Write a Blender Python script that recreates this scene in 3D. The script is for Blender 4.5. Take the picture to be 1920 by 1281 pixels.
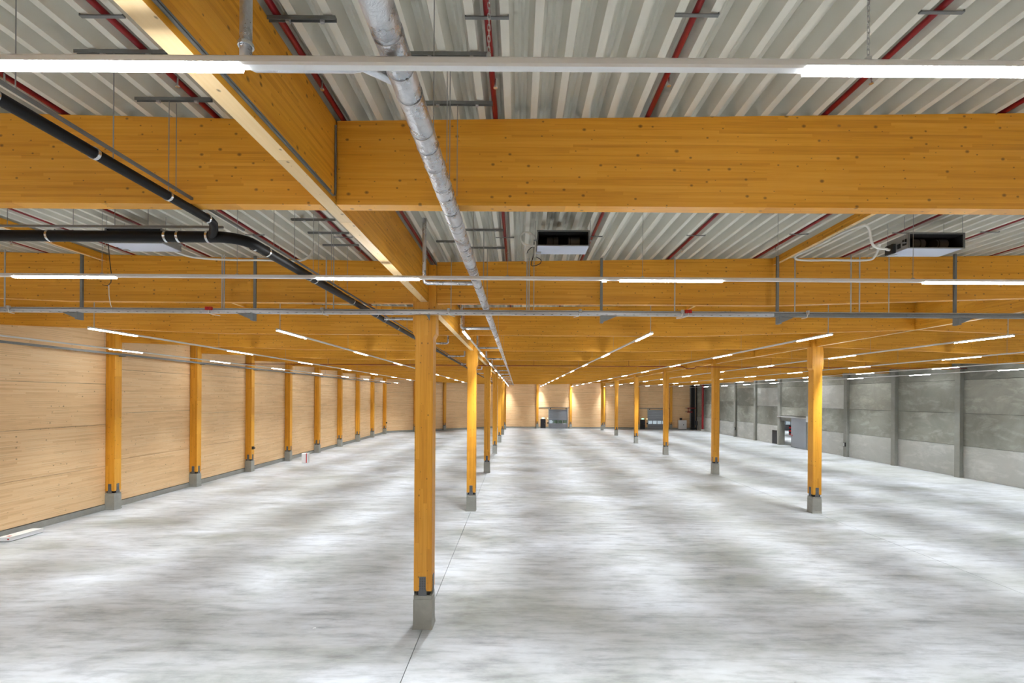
import bpy, math, random
from mathutils import Vector, Matrix

# ------------------------------------------------------------------ camera, world, exposure
# The hall is laid out in units of one fifth of the eye height; U is metres per unit.
U = 1.44
F = 900.0                      # focal length in pixels of the 1920 x 1281 frame
VPX, VPY = 971.0, 745.0        # where the hall's long lines meet
ROLL = 0.0065
scene = bpy.context.scene
COL = scene.collection
for o in list(bpy.data.objects):
    bpy.data.objects.remove(o)

cam_data = bpy.data.cameras.new('camera')
cam = bpy.data.objects.new('camera', cam_data)
COL.objects.link(cam)
cam.location = (0, 0, 5 * U)
cam.rotation_euler = (Matrix.Rotation(math.pi / 2, 3, 'X') @ Matrix.Rotation(ROLL, 3, 'Z')).to_euler()
cam_data.sensor_width = 36.0
cam_data.sensor_fit = 'HORIZONTAL'
cam_data.lens = 36.0 * F / 1920.0
cam_data.shift_x = -(VPX - 960.0) / 1920.0
cam_data.shift_y = (VPY - 640.5) / 1920.0
cam_data.clip_end = 500
scene.camera = cam

world = bpy.data.worlds.new('world')
scene.world = world
world.use_nodes = True
world.node_tree.nodes['Background'].inputs['Color'].default_value = (0.82, 0.90, 1.0, 1)
world.node_tree.nodes['Background'].inputs['Strength'].default_value = 1.0

scene.view_settings.view_transform = 'Standard'
scene.view_settings.look = 'None'
scene.view_settings.gamma = 1.0
scene.view_settings.use_curve_mapping = False
scene.view_settings.exposure = 0.62
LAMP_W = 152.0                 # power of one luminaire's downward beam
LAMP_SPREAD = 58.0             # its beam angle, degrees
LENS_GLOW = 42.0               # brightness of the luminous diffuser
try:
    scene.cycles.use_denoising = True
    scene.cycles.max_bounces = 4
    scene.cycles.use_adaptive_sampling = True
    scene.cycles.adaptive_threshold = 0.15
    scene.cycles.adaptive_min_samples = 16
    scene.cycles.diffuse_bounces = 3
    scene.cycles.glossy_bounces = 2
    scene.cycles.transparent_max_bounces = 6
    scene.cycles.caustics_reflective = False
    scene.cycles.caustics_refractive = False
    scene.cycles.sample_clamp_indirect = 8.0
except Exception:
    pass
random.seed(7)

# ------------------------------------------------------------------ layout
ROW_A, ROW_B = -2.02, 13.10            # column rows: valley girder, ridge girder
WALL_L, WALL_R, WALL_F, WALL_K = -17.85, 28.70, 77.3, -5.5
CORNER = (WALL_L, 65.6)
KINK = (-4.0, WALL_F)
GRID = 5.33
PITCH = 0.271
DEC_A, SLOPE = 7.92, 0.018


def gy(k):
    return 10.5 + GRID * k


def deck_z(x):
    if x < ROW_A:
        return DEC_A + SLOPE * (ROW_A - x)
    if x < ROW_B:
        return DEC_A + SLOPE * (x - ROW_A)
    return DEC_A + SLOPE * (ROW_B - ROW_A) - SLOPE * (x - ROW_B)


def at(px, py, y):
    """Point at depth y seen at a photograph pixel."""
    dx, dy = px - VPX, py - VPY
    u = dx + dy * ROLL
    v = u * ROLL - dy
    return (u * y / F, y, 5 + v * y / F)


ORD = ['first', 'second', 'third', 'fourth', 'fifth', 'sixth', 'seventh', 'eighth', 'ninth', 'tenth',
       'eleventh', 'twelfth', 'thirteenth', 'fourteenth', 'fifteenth', 'sixteenth']


# ------------------------------------------------------------------ mesh helpers
class MB:
    def __init__(self):
        self.v, self.f = [], []

    def add(self, vs, fs):
        n = len(self.v)
        self.v += [tuple(p) for p in vs]
        self.f += [tuple(i + n for i in f) for f in fs]
        return self

    def box(self, x0, x1, y0, y1, z0, z1):
        return self.add([(x0, y0, z0), (x1, y0, z0), (x1, y1, z0), (x0, y1, z0),
                         (x0, y0, z1), (x1, y0, z1), (x1, y1, z1), (x0, y1, z1)],
                        [(0, 3, 2, 1), (4, 5, 6, 7), (0, 1, 5, 4), (1, 2, 6, 5), (2, 3, 7, 6), (3, 0, 4, 7)])

    def bevel_box(self, x0, x1, y0, y1, z0, z1, b):
        """Upright box with chamfered vertical edges."""
        pts = [(x0 + b, y0), (x1 - b, y0), (x1, y0 + b), (x1, y1 - b), (x1 - b, y1), (x0 + b, y1), (x0, y1 - b), (x0, y0 + b)]
        return self.loft([[(x, y, z0) for x, y in pts], [(x, y, z1) for x, y in pts]])

    def loft(self, rings, caps=True):
        n = len(rings[0])
        vs = [p for r in rings for p in r]
        fs = []
        for i in range(len(rings) - 1):
            for j in range(n):
                k = (j + 1) % n
                fs.append((i * n + j, i * n + k, (i + 1) * n + k, (i + 1) * n + j))
        if caps:
            fs.append(tuple(range(n - 1, -1, -1)))
            fs.append(tuple((len(rings) - 1) * n + j for j in range(n)))
        return self.add(vs, fs)

    def prism(self, poly, axis, a, b):
        """poly: 2-D outline; axis 'y' -> (x, z) swept in y, 'x' -> (y, z) swept in x, 'z' -> (x, y) swept in z."""
        def p3(p, t):
            if axis == 'y':
                return (p[0], t, p[1])
            if axis == 'x':
                return (t, p[0], p[1])
            return (p[0], p[1], t)
        return self.loft([[p3(p, a) for p in poly], [p3(p, b) for p in poly]])

    def tube(self, pts, r, n=10, caps=True):
        """Round tube along a polyline; r a number or one radius per point."""
        pts = [Vector(p) for p in pts]
        rs = r if isinstance(r, (list, tuple)) else [r] * len(pts)
        rings, ref = [], None
        for i, p in enumerate(pts):
            if i == 0:
                t = pts[1] - pts[0]
            elif i == len(pts) - 1:
                t = pts[-1] - pts[-2]
            else:
                t = (pts[i + 1] - p).normalized() + (p - pts[i - 1]).normalized()
            if t.length < 1e-9:
                t = pts[i] - pts[i - 1]
            t.normalize()
            if ref is None:
                ref = Vector((0, 0, 1)) if abs(t.z) < 0.9 else Vector((1, 0, 0))
            s = ref.cross(t)
            if s.length < 1e-6:
                s = Vector((0, 1, 0)).cross(t)
            s.normalize()
            q = t.cross(s)
            ref = q
            rings.append([tuple(p + (s * math.cos(a) + q * math.sin(a)) * rs[i])
                          for a in [2 * math.pi * j / n for j in range(n)]])
        return self.loft(rings, caps)

    def ring(self, c, axis, r, w, t, n=16):
        """Clamp band of width w and thickness t round a pipe at c along unit axis."""
        a = Vector(axis).normalized()
        c = Vector(c)
        return self.tube([c - a * (w / 2 + 1e-4), c - a * w / 2, c + a * w / 2, c + a * (w / 2 + 1e-4)], [r, r + t, r + t, r], n, False)

    def link(self, c, R, L, r, turn):
        """One chain link, long axis z."""
        c = Vector(c)
        pts = []
        for j in range(8):
            a = 2 * math.pi * j / 8
            x, z = R * math.cos(a), R * math.sin(a) + (L if math.sin(a) > 0 else -L)
            pts.append(c + (Vector((x, 0, z)) if turn else Vector((0, x, z))))
        rings = []
        for j in range(8):
            t = (pts[(j + 1) % 8] - pts[j - 1]).normalized()
            s = Vector((0, 1, 0)) if turn else Vector((1, 0, 0))
            q = t.cross(s)
            rings.append([tuple(pts[j] + s * r * math.cos(b) + q * r * math.sin(b)) for b in (0, 2.094, 4.189)])
        rings.append(rings[0])
        return self.loft(rings, False)


def mesh(mb, mat, smooth=False, base=(0, 0, 0), name='mesh'):
    me = bpy.data.meshes.new(name)
    me.from_pydata([((x - base[0]) * U, (y - base[1]) * U, (z - base[2]) * U) for x, y, z in mb.v], [], mb.f)
    me.materials.append(mat)
    if smooth:
        me.polygons.foreach_set('use_smooth', [True] * len(me.polygons))
        try:
            me.set_sharp_from_angle(angle=math.radians(40))
        except Exception:
            pass
    me.update()
    return me


BASE = {}


def tag(o, label=None, cat=None, group=None, kind=None):
    if label:
        o['label'] = label
    if cat:
        o['category'] = cat
    if group:
        o['group'] = group
    if kind:
        o['kind'] = kind
    return o


def thing(name, label, cat, loc=(0, 0, 0), group=None, rz=0.0):
    o = bpy.data.objects.new(name, None)
    o.empty_display_size = 0.2
    COL.objects.link(o)
    o.location = [c * U for c in loc]
    o.rotation_euler = (0, 0, rz)
    BASE[o.name] = (0, 0, 0) if rz else tuple(loc)
    return tag(o, label, cat, group)


def part(name, mb, mat, parent=None, smooth=False, base=None, label=None):
    """A mesh object; coordinates are hall coordinates, or the parent's own ones when that is turned."""
    b = BASE.get(parent.name, (0, 0, 0)) if parent is not None else (base or (0, 0, 0))
    o = bpy.data.objects.new(name, mesh(mb, mat, smooth, b, name))
    COL.objects.link(o)
    if parent is not None:
        o.parent = parent
    else:
        o.location = [c * U for c in b]
    BASE[o.name] = b
    if label:
        o['label'] = label
    return o


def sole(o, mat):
    """Downward faces: flat-sawn paler lamella, with floor bounce light painted into its colour."""
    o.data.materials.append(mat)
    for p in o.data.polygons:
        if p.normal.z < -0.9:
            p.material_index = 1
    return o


def solo(name, mb, mat, label, cat, base, group=None, smooth=False):
    return tag(part(name, mb, mat, None, smooth, base), label, cat, group)


def struct(name, mb, mat, base=(0, 0, 0), label=None, cat=None):
    return tag(part(name, mb, mat, None, False, base), label, cat, None, 'structure')


def copy_tree(o, parent=None):
    c = o.copy()
    COL.objects.link(c)
    c.parent = parent
    BASE[c.name] = BASE.get(o.name, (0, 0, 0))
    for ch in list(o.children):
        copy_tree(ch, c)
    return c


def place(proto, first, loc, label=None, group=None, rz=None):
    o = proto if first else copy_tree(proto)
    o.location = [c * U for c in loc]
    if rz is not None:
        o.rotation_euler = (0, 0, rz)
    return tag(o, label, None, group)


# ------------------------------------------------------------------ materials
def new_mat(name):
    m = bpy.data.materials.new(name)
    m.use_nodes = True
    nt = m.node_tree
    b = nt.nodes['Principled BSDF']
    return m, nt, b


def nd(nt, kind, **kw):
    n = nt.nodes.new(kind)
    for k, v in kw.items():
        if k.startswith('i_'):
            n.inputs[k[2:].replace('_', ' ')].default_value = v
        else:
            setattr(n, k, v)
    return n


def mth(nt, op, a, b=None, c=None, clamp=False):
    n = nt.nodes.new('ShaderNodeMath')
    n.operation = op
    n.use_clamp = clamp
    for i, x in enumerate((a, b, c)):
        if x is None:
            continue
        if isinstance(x, (int, float)):
            n.inputs[i].default_value = x
        else:
            nt.links.new(x, n.inputs[i])
    return n.outputs[0]


def mixc(nt, fac, a, b, mode='MIX'):
    n = nt.nodes.new('ShaderNodeMix')
    n.data_type = 'RGBA'
    n.blend_type = mode
    n.clamp_factor = True
    for s, x in ((n.inputs['Factor'], fac), (n.inputs['A'], a), (n.inputs['B'], b)):
        if isinstance(x, (int, float)):
            s.default_value = x
        elif isinstance(x, tuple):
            s.default_value = x if len(x) == 4 else x + (1,)
        else:
            nt.links.new(x, s)
    return n.outputs['Result']


def ramp(nt, fac, stops):
    n = nt.nodes.new('ShaderNodeValToRGB')
    e = n.color_ramp.elements
    while len(e) > 1:
        e.remove(e[-1])
    for i, (p, c) in enumerate(stops):
        el = e[0] if i == 0 else e.new(p)
        el.position = p
        el.color = (c, c, c, 1) if isinstance(c, (int, float)) else (c + (1,) if len(c) == 3 else c)
    nt.links.new(fac, n.inputs['Fac'])
    return n.outputs['Color']


def simple(name, col, rough=0.5, metal=0.0, noise=0.0, nscale=8.0, bump=0.0):
    m, nt, b = new_mat(name)
    b.inputs['Roughness'].default_value = rough
    b.inputs['Metallic'].default_value = metal
    b.inputs['Base Color'].default_value = col + (1,)
    if noise or bump:
        tc = nd(nt, 'ShaderNodeTexCoord')
        nz = nd(nt, 'ShaderNodeTexNoise', i_Scale=nscale, i_Detail=4.0, i_Roughness=0.6)
        nt.links.new(tc.outputs['Object'], nz.inputs['Vector'])
        if noise:
            f = mth(nt, 'MULTIPLY_ADD', nz.outputs['Fac'], 2 * noise, 1 - noise)
            c = mixc(nt, 1.0, col, f, 'MULTIPLY')
            nt.links.new(c, b.inputs['Base Color'])
        if bump:
            bp = nd(nt, 'ShaderNodeBump', i_Strength=bump, i_Distance=0.02)
            nt.links.new(nz.outputs['Fac'], bp.inputs['Height'])
            nt.links.new(bp.outputs['Normal'], b.inputs['Normal'])
    return m


def wood(name, axis, dark, mid, light, lam=0.045, board=2.6, knots=0.7, knot_scale=4.8, line=0.25, rough=0.5, knot_col=(0.10, 0.035, 0.008)):
    """Laminated timber. axis = grain direction, lamellae stacked across it."""
    m, nt, b = new_mat(name)
    b.inputs['Roughness'].default_value = rough
    tc = nd(nt, 'ShaderNodeTexCoord')
    oi = nd(nt, 'ShaderNodeObjectInfo')
    sp = nd(nt, 'ShaderNodeSeparateXYZ')
    nt.links.new(tc.outputs['Object'], sp.inputs[0])
    X, Y, Z = sp.outputs
    if axis == 'x':
        g, s, t = X, Z, Y
    elif axis == 'y':
        g, s, t = Y, Z, X
    else:
        g, s, t = Z, X, Y
    rnd = mth(nt, 'MULTIPLY', oi.outputs['Random'], 53.0)
    g = mth(nt, 'ADD', g, rnd)
    # lamella and board indices
    ls = mth(nt, 'DIVIDE', s, lam)
    li = mth(nt, 'FLOOR', ls)
    lf = mth(nt, 'FRACT', ls)
    w1 = nd(nt, 'ShaderNodeTexWhiteNoise', noise_dimensions='2D')
    c1 = nd(nt, 'ShaderNodeCombineXYZ')
    nt.links.new(li, c1.inputs[0])
    nt.links.new(rnd, c1.inputs[1])
    nt.links.new(c1.outputs[0], w1.inputs['Vector'])
    bi = mth(nt, 'FLOOR', mth(nt, 'ADD', mth(nt, 'DIVIDE', g, board), mth(nt, 'MULTIPLY', w1.outputs['Value'], 9.0)))
    w2 = nd(nt, 'ShaderNodeTexWhiteNoise', noise_dimensions='3D')
    c2 = nd(nt, 'ShaderNodeCombineXYZ')
    nt.links.new(li, c2.inputs[0])
    nt.links.new(bi, c2.inputs[1])
    nt.links.new(rnd, c2.inputs[2])
    nt.links.new(c2.outputs[0], w2.inputs['Vector'])
    # grain streaks
    cg = nd(nt, 'ShaderNodeCombineXYZ')
    nt.links.new(mth(nt, 'MULTIPLY', g, 0.8), cg.inputs[0])
    nt.links.new(mth(nt, 'ADD', mth(nt, 'MULTIPLY', s, 26.0), mth(nt, 'MULTIPLY', w2.outputs['Value'], 30.0)), cg.inputs[1])
    nt.links.new(mth(nt, 'MULTIPLY', t, 26.0), cg.inputs[2])
    ng = nd(nt, 'ShaderNodeTexNoise', i_Scale=1.0, i_Detail=3.0, i_Roughness=0.6)
    nt.links.new(cg.outputs[0], ng.inputs['Vector'])
    tone = mth(nt, 'ADD', mth(nt, 'MULTIPLY', w2.outputs['Value'], 0.34), mth(nt, 'MULTIPLY', ng.outputs['Fac'], 0.75))
    col = ramp(nt, tone, [(0.12, dark), (0.52, mid), (0.95, light)])
    # glue lines
    edge = mth(nt, 'LESS_THAN', mth(nt, 'ABSOLUTE', mth(nt, 'SUBTRACT', lf, 0.5)), 0.455)
    streak = nd(nt, 'ShaderNodeTexNoise', i_Scale=1.0, i_Detail=1.0)
    cs = nd(nt, 'ShaderNodeCombineXYZ')
    nt.links.new(mth(nt, 'MULTIPLY', g, 0.35), cs.inputs[0])
    nt.links.new(li, cs.inputs[1])
    nt.links.new(cs.outputs[0], streak.inputs['Vector'])
    ln = mth(nt, 'MULTIPLY', mth(nt, 'SUBTRACT', 1.0, edge), mth(nt, 'MULTIPLY', mth(nt, 'GREATER_THAN', streak.outputs['Fac'], 0.54), line))
    col = mixc(nt, ln, col, tuple(c * 0.45 for c in dark))
    # knots
    if knots:
        ck = nd(nt, 'ShaderNodeCombineXYZ')
        nt.links.new(mth(nt, 'MULTIPLY', g, knot_scale * 0.75), ck.inputs[0])
        nt.links.new(mth(nt, 'MULTIPLY', mth(nt, 'ADD', s, t), knot_scale), ck.inputs[1])
        vo = nd(nt, 'ShaderNodeTexVoronoi', i_Scale=1.0, i_Randomness=1.0)
        vo.voronoi_dimensions = '2D'
        nt.links.new(ck.outputs[0], vo.inputs['Vector'])
        sc = nd(nt, 'ShaderNodeSeparateColor')
        nt.links.new(vo.outputs['Color'], sc.inputs[0])
        size = mth(nt, 'MULTIPLY_ADD', mth(nt, 'POWER', sc.outputs[0], 2.0), 0.11, 0.035)
        k = mth(nt, 'SUBTRACT', 1.0, mth(nt, 'DIVIDE', vo.outputs['Distance'], size), clamp=True)
        k = mth(nt, 'MULTIPLY', mth(nt, 'POWER', k, 0.6), mth(nt, 'MULTIPLY', mth(nt, 'LESS_THAN', sc.outputs[1], knots), 0.85))
        col = mixc(nt, k, col, knot_col)
    nt.links.new(col, b.inputs['Base Color'])
    bp = nd(nt, 'ShaderNodeBump', i_Strength=0.15, i_Distance=0.004)
    nt.links.new(ng.outputs['Fac'], bp.inputs['Height'])
    nt.links.new(bp.outputs['Normal'], b.inputs['Normal'])
    return m


OR_D, OR_M, OR_L = (0.55, 0.215, 0.010), (0.77, 0.345, 0.024), (0.88, 0.44, 0.055)
PA_D, PA_M, PA_L = (0.66, 0.395, 0.18), (0.86, 0.57, 0.30), (0.92, 0.67, 0.40)
M = {}
M['beam_x'] = wood('glulam_across', 'x', OR_D, OR_M, OR_L)
M['beam_y'] = wood('glulam_lengthwise', 'y', OR_D, OR_M, OR_L)
M['beam_z'] = wood('glulam_upright', 'z', OR_D, OR_M, OR_L, lam=0.12, knots=0.45)
M['sole_x'] = wood('lit_bottom_lamella_across', 'x', (0.74, 0.46, 0.18), (0.88, 0.62, 0.31), (0.93, 0.70, 0.40), lam=0.4, knots=0.5)  # paler flat-sawn wood, plus light from below mixed into the colour
M['sole_y'] = wood('lit_bottom_lamella_lengthwise', 'y', (0.74, 0.46, 0.18), (0.88, 0.62, 0.31), (0.93, 0.70, 0.40), lam=0.4, knots=0.5)
M['clad'] = wood('pale_board_cladding', 'x', PA_D, PA_M, PA_L, lam=0.10, board=3.0, knots=0.22, knot_scale=3.4, line=0.7, rough=0.6, knot_col=(0.16, 0.08, 0.03))
M['white'] = simple('white_enamel', (0.78, 0.78, 0.78), 0.35)
M['galv'] = simple('galvanised_steel', (0.50, 0.52, 0.54), 0.42, 0.55, 0.12, 14)
M['galv_dark'] = simple('dull_galvanised_steel', (0.20, 0.21, 0.21), 0.5, 0.5, 0.15, 10)
M['wire'] = simple('steel_wire', (0.35, 0.36, 0.36), 0.4, 0.6)
M['black'] = simple('black_polyethylene', (0.004, 0.004, 0.0045), 0.5)
M['black'].node_tree.nodes['Principled BSDF'].inputs['Specular IOR Level'].default_value = 0.22
M['black_paint'] = simple('black_paint', (0.012, 0.013, 0.017), 0.45)
M['band'] = simple('bright_zinc_band', (0.72, 0.74, 0.76), 0.25, 0.85)
M['red'] = simple('red_pipe_paint', (0.22, 0.004, 0.008), 0.35)
M['bright_red'] = simple('signal_red_plastic', (0.55, 0.012, 0.012), 0.4)
M['hose'] = simple('white_foam_hose', (0.74, 0.73, 0.68), 0.6)
M['cable'] = simple('black_cable', (0.012, 0.012, 0.012), 0.5)
M['unit'] = simple('pale_grey_sheet', (0.52, 0.56, 0.66), 0.4, 0.1)
M['unit_side'] = simple('zinc_sheet', (0.34, 0.34, 0.33), 0.45, 0.4)
M['drum'] = simple('dark_fan_housing', (0.05, 0.05, 0.052), 0.5)
M['void'] = simple('black_interior', (0.004, 0.004, 0.004), 0.8)
M['shadow_gap'] = simple('dark_joint_filler', (0.045, 0.043, 0.04), 0.9)
M['steel_dark'] = simple('dark_steel', (0.035, 0.036, 0.038), 0.5, 0.5)
M['door_grey'] = simple('grey_door_panel', (0.26, 0.28, 0.31), 0.45, 0.0, 0.05, 3)
M['track'] = simple('grey_door_track', (0.36, 0.38, 0.38), 0.45, 0.2)
M['paper'] = simple('white_paper', (0.85, 0.85, 0.85), 0.7)
M['green'] = simple('green_foliage', (0.06, 0.16, 0.03), 0.8, 0.0, 0.5, 3)
M['asphalt'] = simple('pale_yard_paving', (0.42, 0.42, 0.42), 0.9, 0.0, 0.2, 1)
M['plug'] = simple('grey_plastic', (0.45, 0.45, 0.44), 0.5)


def emit(name, col, s):
    m, nt, b = new_mat(name)
    b.inputs['Base Color'].default_value = (0.8, 0.8, 0.8, 1)
    b.inputs['Emission Color'].default_value = col + (1,)
    b.inputs['Emission Strength'].default_value = s
    return m


M['lens'] = emit('luminous_diffuser', (0.92, 0.96, 1.0), LENS_GLOW)
M['lens'].cycles.emission_sampling = 'FRONT'
M['led'] = emit('emergency_led', (1.0, 0.95, 0.85), 40.0)
M['exit'] = emit('green_exit_sign', (0.25, 0.9, 0.45), 2.2)
M['pilot'] = emit('warm_wall_lamp', (1.0, 0.75, 0.35), 1.6)


def mat_floor():
    m, nt, b = new_mat('power_floated_concrete')
    tc = nd(nt, 'ShaderNodeTexCoord')
    mp = nd(nt, 'ShaderNodeMapping')
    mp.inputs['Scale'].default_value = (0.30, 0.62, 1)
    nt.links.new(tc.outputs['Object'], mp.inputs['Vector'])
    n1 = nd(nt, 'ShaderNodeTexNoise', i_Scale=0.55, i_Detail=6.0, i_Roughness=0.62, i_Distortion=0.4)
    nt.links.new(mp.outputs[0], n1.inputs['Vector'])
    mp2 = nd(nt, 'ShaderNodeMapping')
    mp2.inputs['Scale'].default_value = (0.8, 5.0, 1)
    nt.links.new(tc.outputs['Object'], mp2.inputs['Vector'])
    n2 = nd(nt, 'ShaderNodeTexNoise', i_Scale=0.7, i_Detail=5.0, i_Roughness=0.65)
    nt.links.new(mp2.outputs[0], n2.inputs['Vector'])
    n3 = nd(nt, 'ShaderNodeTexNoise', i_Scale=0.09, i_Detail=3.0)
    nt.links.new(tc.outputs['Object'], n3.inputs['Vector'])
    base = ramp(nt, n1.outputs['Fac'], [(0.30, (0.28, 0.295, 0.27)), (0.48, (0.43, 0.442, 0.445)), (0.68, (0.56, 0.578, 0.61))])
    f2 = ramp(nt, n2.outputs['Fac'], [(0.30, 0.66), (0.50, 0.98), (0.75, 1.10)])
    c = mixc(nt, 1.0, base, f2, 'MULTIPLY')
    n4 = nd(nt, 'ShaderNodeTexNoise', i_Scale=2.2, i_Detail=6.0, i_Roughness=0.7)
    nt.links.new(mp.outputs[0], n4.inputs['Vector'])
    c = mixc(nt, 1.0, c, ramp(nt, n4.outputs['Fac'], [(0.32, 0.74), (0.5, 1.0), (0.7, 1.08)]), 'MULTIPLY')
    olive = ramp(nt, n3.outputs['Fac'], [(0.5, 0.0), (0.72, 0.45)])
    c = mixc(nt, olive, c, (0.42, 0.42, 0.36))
    nt.links.new(c, b.inputs['Base Color'])
    r = mth(nt, 'MULTIPLY_ADD', n1.outputs['Fac'], 0.35, 0.26)
    nt.links.new(r, b.inputs['Roughness'])
    bp = nd(nt, 'ShaderNodeBump', i_Strength=0.10, i_Distance=0.01)
    nt.links.new(n2.outputs['Fac'], bp.inputs['Height'])
    nt.links.new(bp.outputs['Normal'], b.inputs['Normal'])
    return m


def mat_concrete(name, lo, hi, per_object=0.25, streaks=0.5, scale=0.5):
    m, nt, b = new_mat(name)
    b.inputs['Roughness'].default_value = 0.75
    tc = nd(nt, 'ShaderNodeTexCoord')
    oi = nd(nt, 'ShaderNodeObjectInfo')
    off = nd(nt, 'ShaderNodeVectorMath', operation='ADD')
    cx = nd(nt, 'ShaderNodeCombineXYZ')
    r40 = mth(nt, 'MULTIPLY', oi.outputs['Random'], 40.0)
    nt.links.new(r40, cx.inputs[0])
    nt.links.new(r40, cx.inputs[1])
    nt.links.new(tc.outputs['Object'], off.inputs[0])
    nt.links.new(cx.outputs[0], off.inputs[1])
    n1 = nd(nt, 'ShaderNodeTexNoise', i_Scale=scale, i_Detail=6.0, i_Roughness=0.65, i_Distortion=0.8)
    nt.links.new(off.outputs[0], n1.inputs['Vector'])
    n2 = nd(nt, 'ShaderNodeTexNoise', i_Scale=scale * 1.9, i_Detail=8.0, i_Roughness=0.68, i_Distortion=0.35)
    sm_ = nd(nt, 'ShaderNodeMapping')
    sm_.inputs['Scale'].default_value = (1.0, 0.55, 1.5)
    nt.links.new(off.outputs[0], sm_.inputs['Vector'])
    nt.links.new(sm_.outputs[0], n2.inputs['Vector'])
    c = mixc(nt, n1.outputs['Fac'], lo, hi)
    st = ramp(nt, n2.outputs['Fac'], [(0.50, 0.0), (0.66, streaks), (0.80, streaks * .3)])
    c = mixc(nt, st, c, tuple(min(1, x * 1.22) for x in hi))
    f = mth(nt, 'MULTIPLY_ADD', oi.outputs['Random'], 2 * per_object, 1 - per_object)
    c = mixc(nt, 1.0, c, f, 'MULTIPLY')
    nt.links.new(c, b.inputs['Base Color'])
    bp = nd(nt, 'ShaderNodeBump', i_Strength=0.2, i_Distance=0.01)
    nt.links.new(n2.outputs['Fac'], bp.inputs['Height'])
    nt.links.new(bp.outputs['Normal'], b.inputs['Normal'])
    return m


def mat_foil():
    m, nt, b = new_mat('aluminium_foil_lagging')
    b.inputs['Base Color'].default_value = (0.62, 0.64, 0.68, 1)
    b.inputs['Metallic'].default_value = 0.85
    b.inputs['Roughness'].default_value = 0.3
    tc = nd(nt, 'ShaderNodeTexCoord')
    n1 = nd(nt, 'ShaderNodeTexNoise', i_Scale=9.0, i_Detail=5.0, i_Roughness=0.7, i_Distortion=1.0)
    nt.links.new(tc.outputs['Object'], n1.inputs['Vector'])
    n0 = nd(nt, 'ShaderNodeTexNoise', i_Scale=2.2, i_Detail=5.0, i_Roughness=0.7)
    nt.links.new(tc.outputs['Object'], n0.inputs['Vector'])
    nt.links.new(ramp(nt, n0.outputs['Fac'], [(0.35, 0.16), (0.65, 0.5)]), b.inputs['Roughness'])
    nt.links.new(ramp(nt, n0.outputs['Fac'], [(0.3, (0.42, 0.44, 0.48)), (0.7, (0.74, 0.76, 0.80))]), b.inputs['Base Color'])
    wv = nd(nt, 'ShaderNodeTexWave', i_Scale=1.5, i_Distortion=1.2, i_Detail=2.0, bands_direction='Y')
    nt.links.new(tc.outputs['Object'], wv.inputs['Vector'])
    h = mth(nt, 'ADD', n1.outputs['Fac'], mth(nt, 'MULTIPLY', mth(nt, 'GREATER_THAN', wv.outputs['Fac'], 0.93), 0.6))
    bp = nd(nt, 'ShaderNodeBump', i_Strength=0.5, i_Distance=0.03)
    nt.links.new(h, bp.inputs['Height'])
    nt.links.new(bp.outputs['Normal'], b.inputs['Normal'])
    return m


def mat_plate():
    m, nt, b = new_mat('perforated_grey_steel_plate')
    b.inputs['Roughness'].default_value = 0.5
    b.inputs['Metallic'].default_value = 0.3
    tc = nd(nt, 'ShaderNodeTexCoord')
    sp = nd(nt, 'ShaderNodeSeparateXYZ')
    nt.links.new(tc.outputs['Object'], sp.inputs[0])
    h = mth(nt, 'ADD', sp.outputs[0], sp.outputs[1])
    p = 0.052

    def cell(s):
        return mth(nt, 'SUBTRACT', mth(nt, 'FRACT', mth(nt, 'DIVIDE', s, p)), 0.5)
    d = mth(nt, 'SQRT', mth(nt, 'ADD', mth(nt, 'POWER', cell(h), 2.0), mth(nt, 'POWER', cell(sp.outputs[2]), 2.0)))
    hole = mth(nt, 'MULTIPLY', mth(nt, 'LESS_THAN', d, 0.24), mth(nt, 'GREATER_THAN', sp.outputs[2], 1.22))
    c = mixc(nt, hole, (0.15, 0.155, 0.165), (0.035, 0.036, 0.04))
    nt.links.new(c, b.inputs['Base Color'])
    return m


def mat_deck():
    m, nt, b = new_mat('coated_steel_roof_deck')
    b.inputs['Roughness'].default_value = 0.6
    b.inputs['Metallic'].default_value = 0.0
    tc = nd(nt, 'ShaderNodeTexCoord')
    mp = nd(nt, 'ShaderNodeMapping')
    mp.inputs['Scale'].default_value = (5.0, 0.25, 5.0)
    nt.links.new(tc.outputs['Object'], mp.inputs['Vector'])
    n1 = nd(nt, 'ShaderNodeTexNoise', i_Scale=1.0, i_Detail=3.0)
    nt.links.new(mp.outputs[0], n1.inputs['Vector'])
    c = mixc(nt, n1.outputs['Fac'], (0.66, 0.645, 0.565), (0.70, 0.685, 0.605))
    nt.links.new(c, b.inputs['Base Color'])
    return m


def mat_glass():
    m, nt, b = new_mat('window_glass')
    nt.nodes.remove(b)
    out = nt.nodes['Material Output']
    tr = nd(nt, 'ShaderNodeBsdfTransparent')
    tr.inputs[0].default_value = (0.9, 0.95, 0.95, 1)
    gl = nd(nt, 'ShaderNodeBsdfGlossy')
    gl.inputs['Roughness'].default_value = 0.05
    mx = nd(nt, 'ShaderNodeMixShader')
    mx.inputs[0].default_value = 0.12
    nt.links.new(tr.outputs[0], mx.inputs[1])
    nt.links.new(gl.outputs[0], mx.inputs[2])
    nt.links.new(mx.outputs[0], out.inputs['Surface'])
    return m


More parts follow.
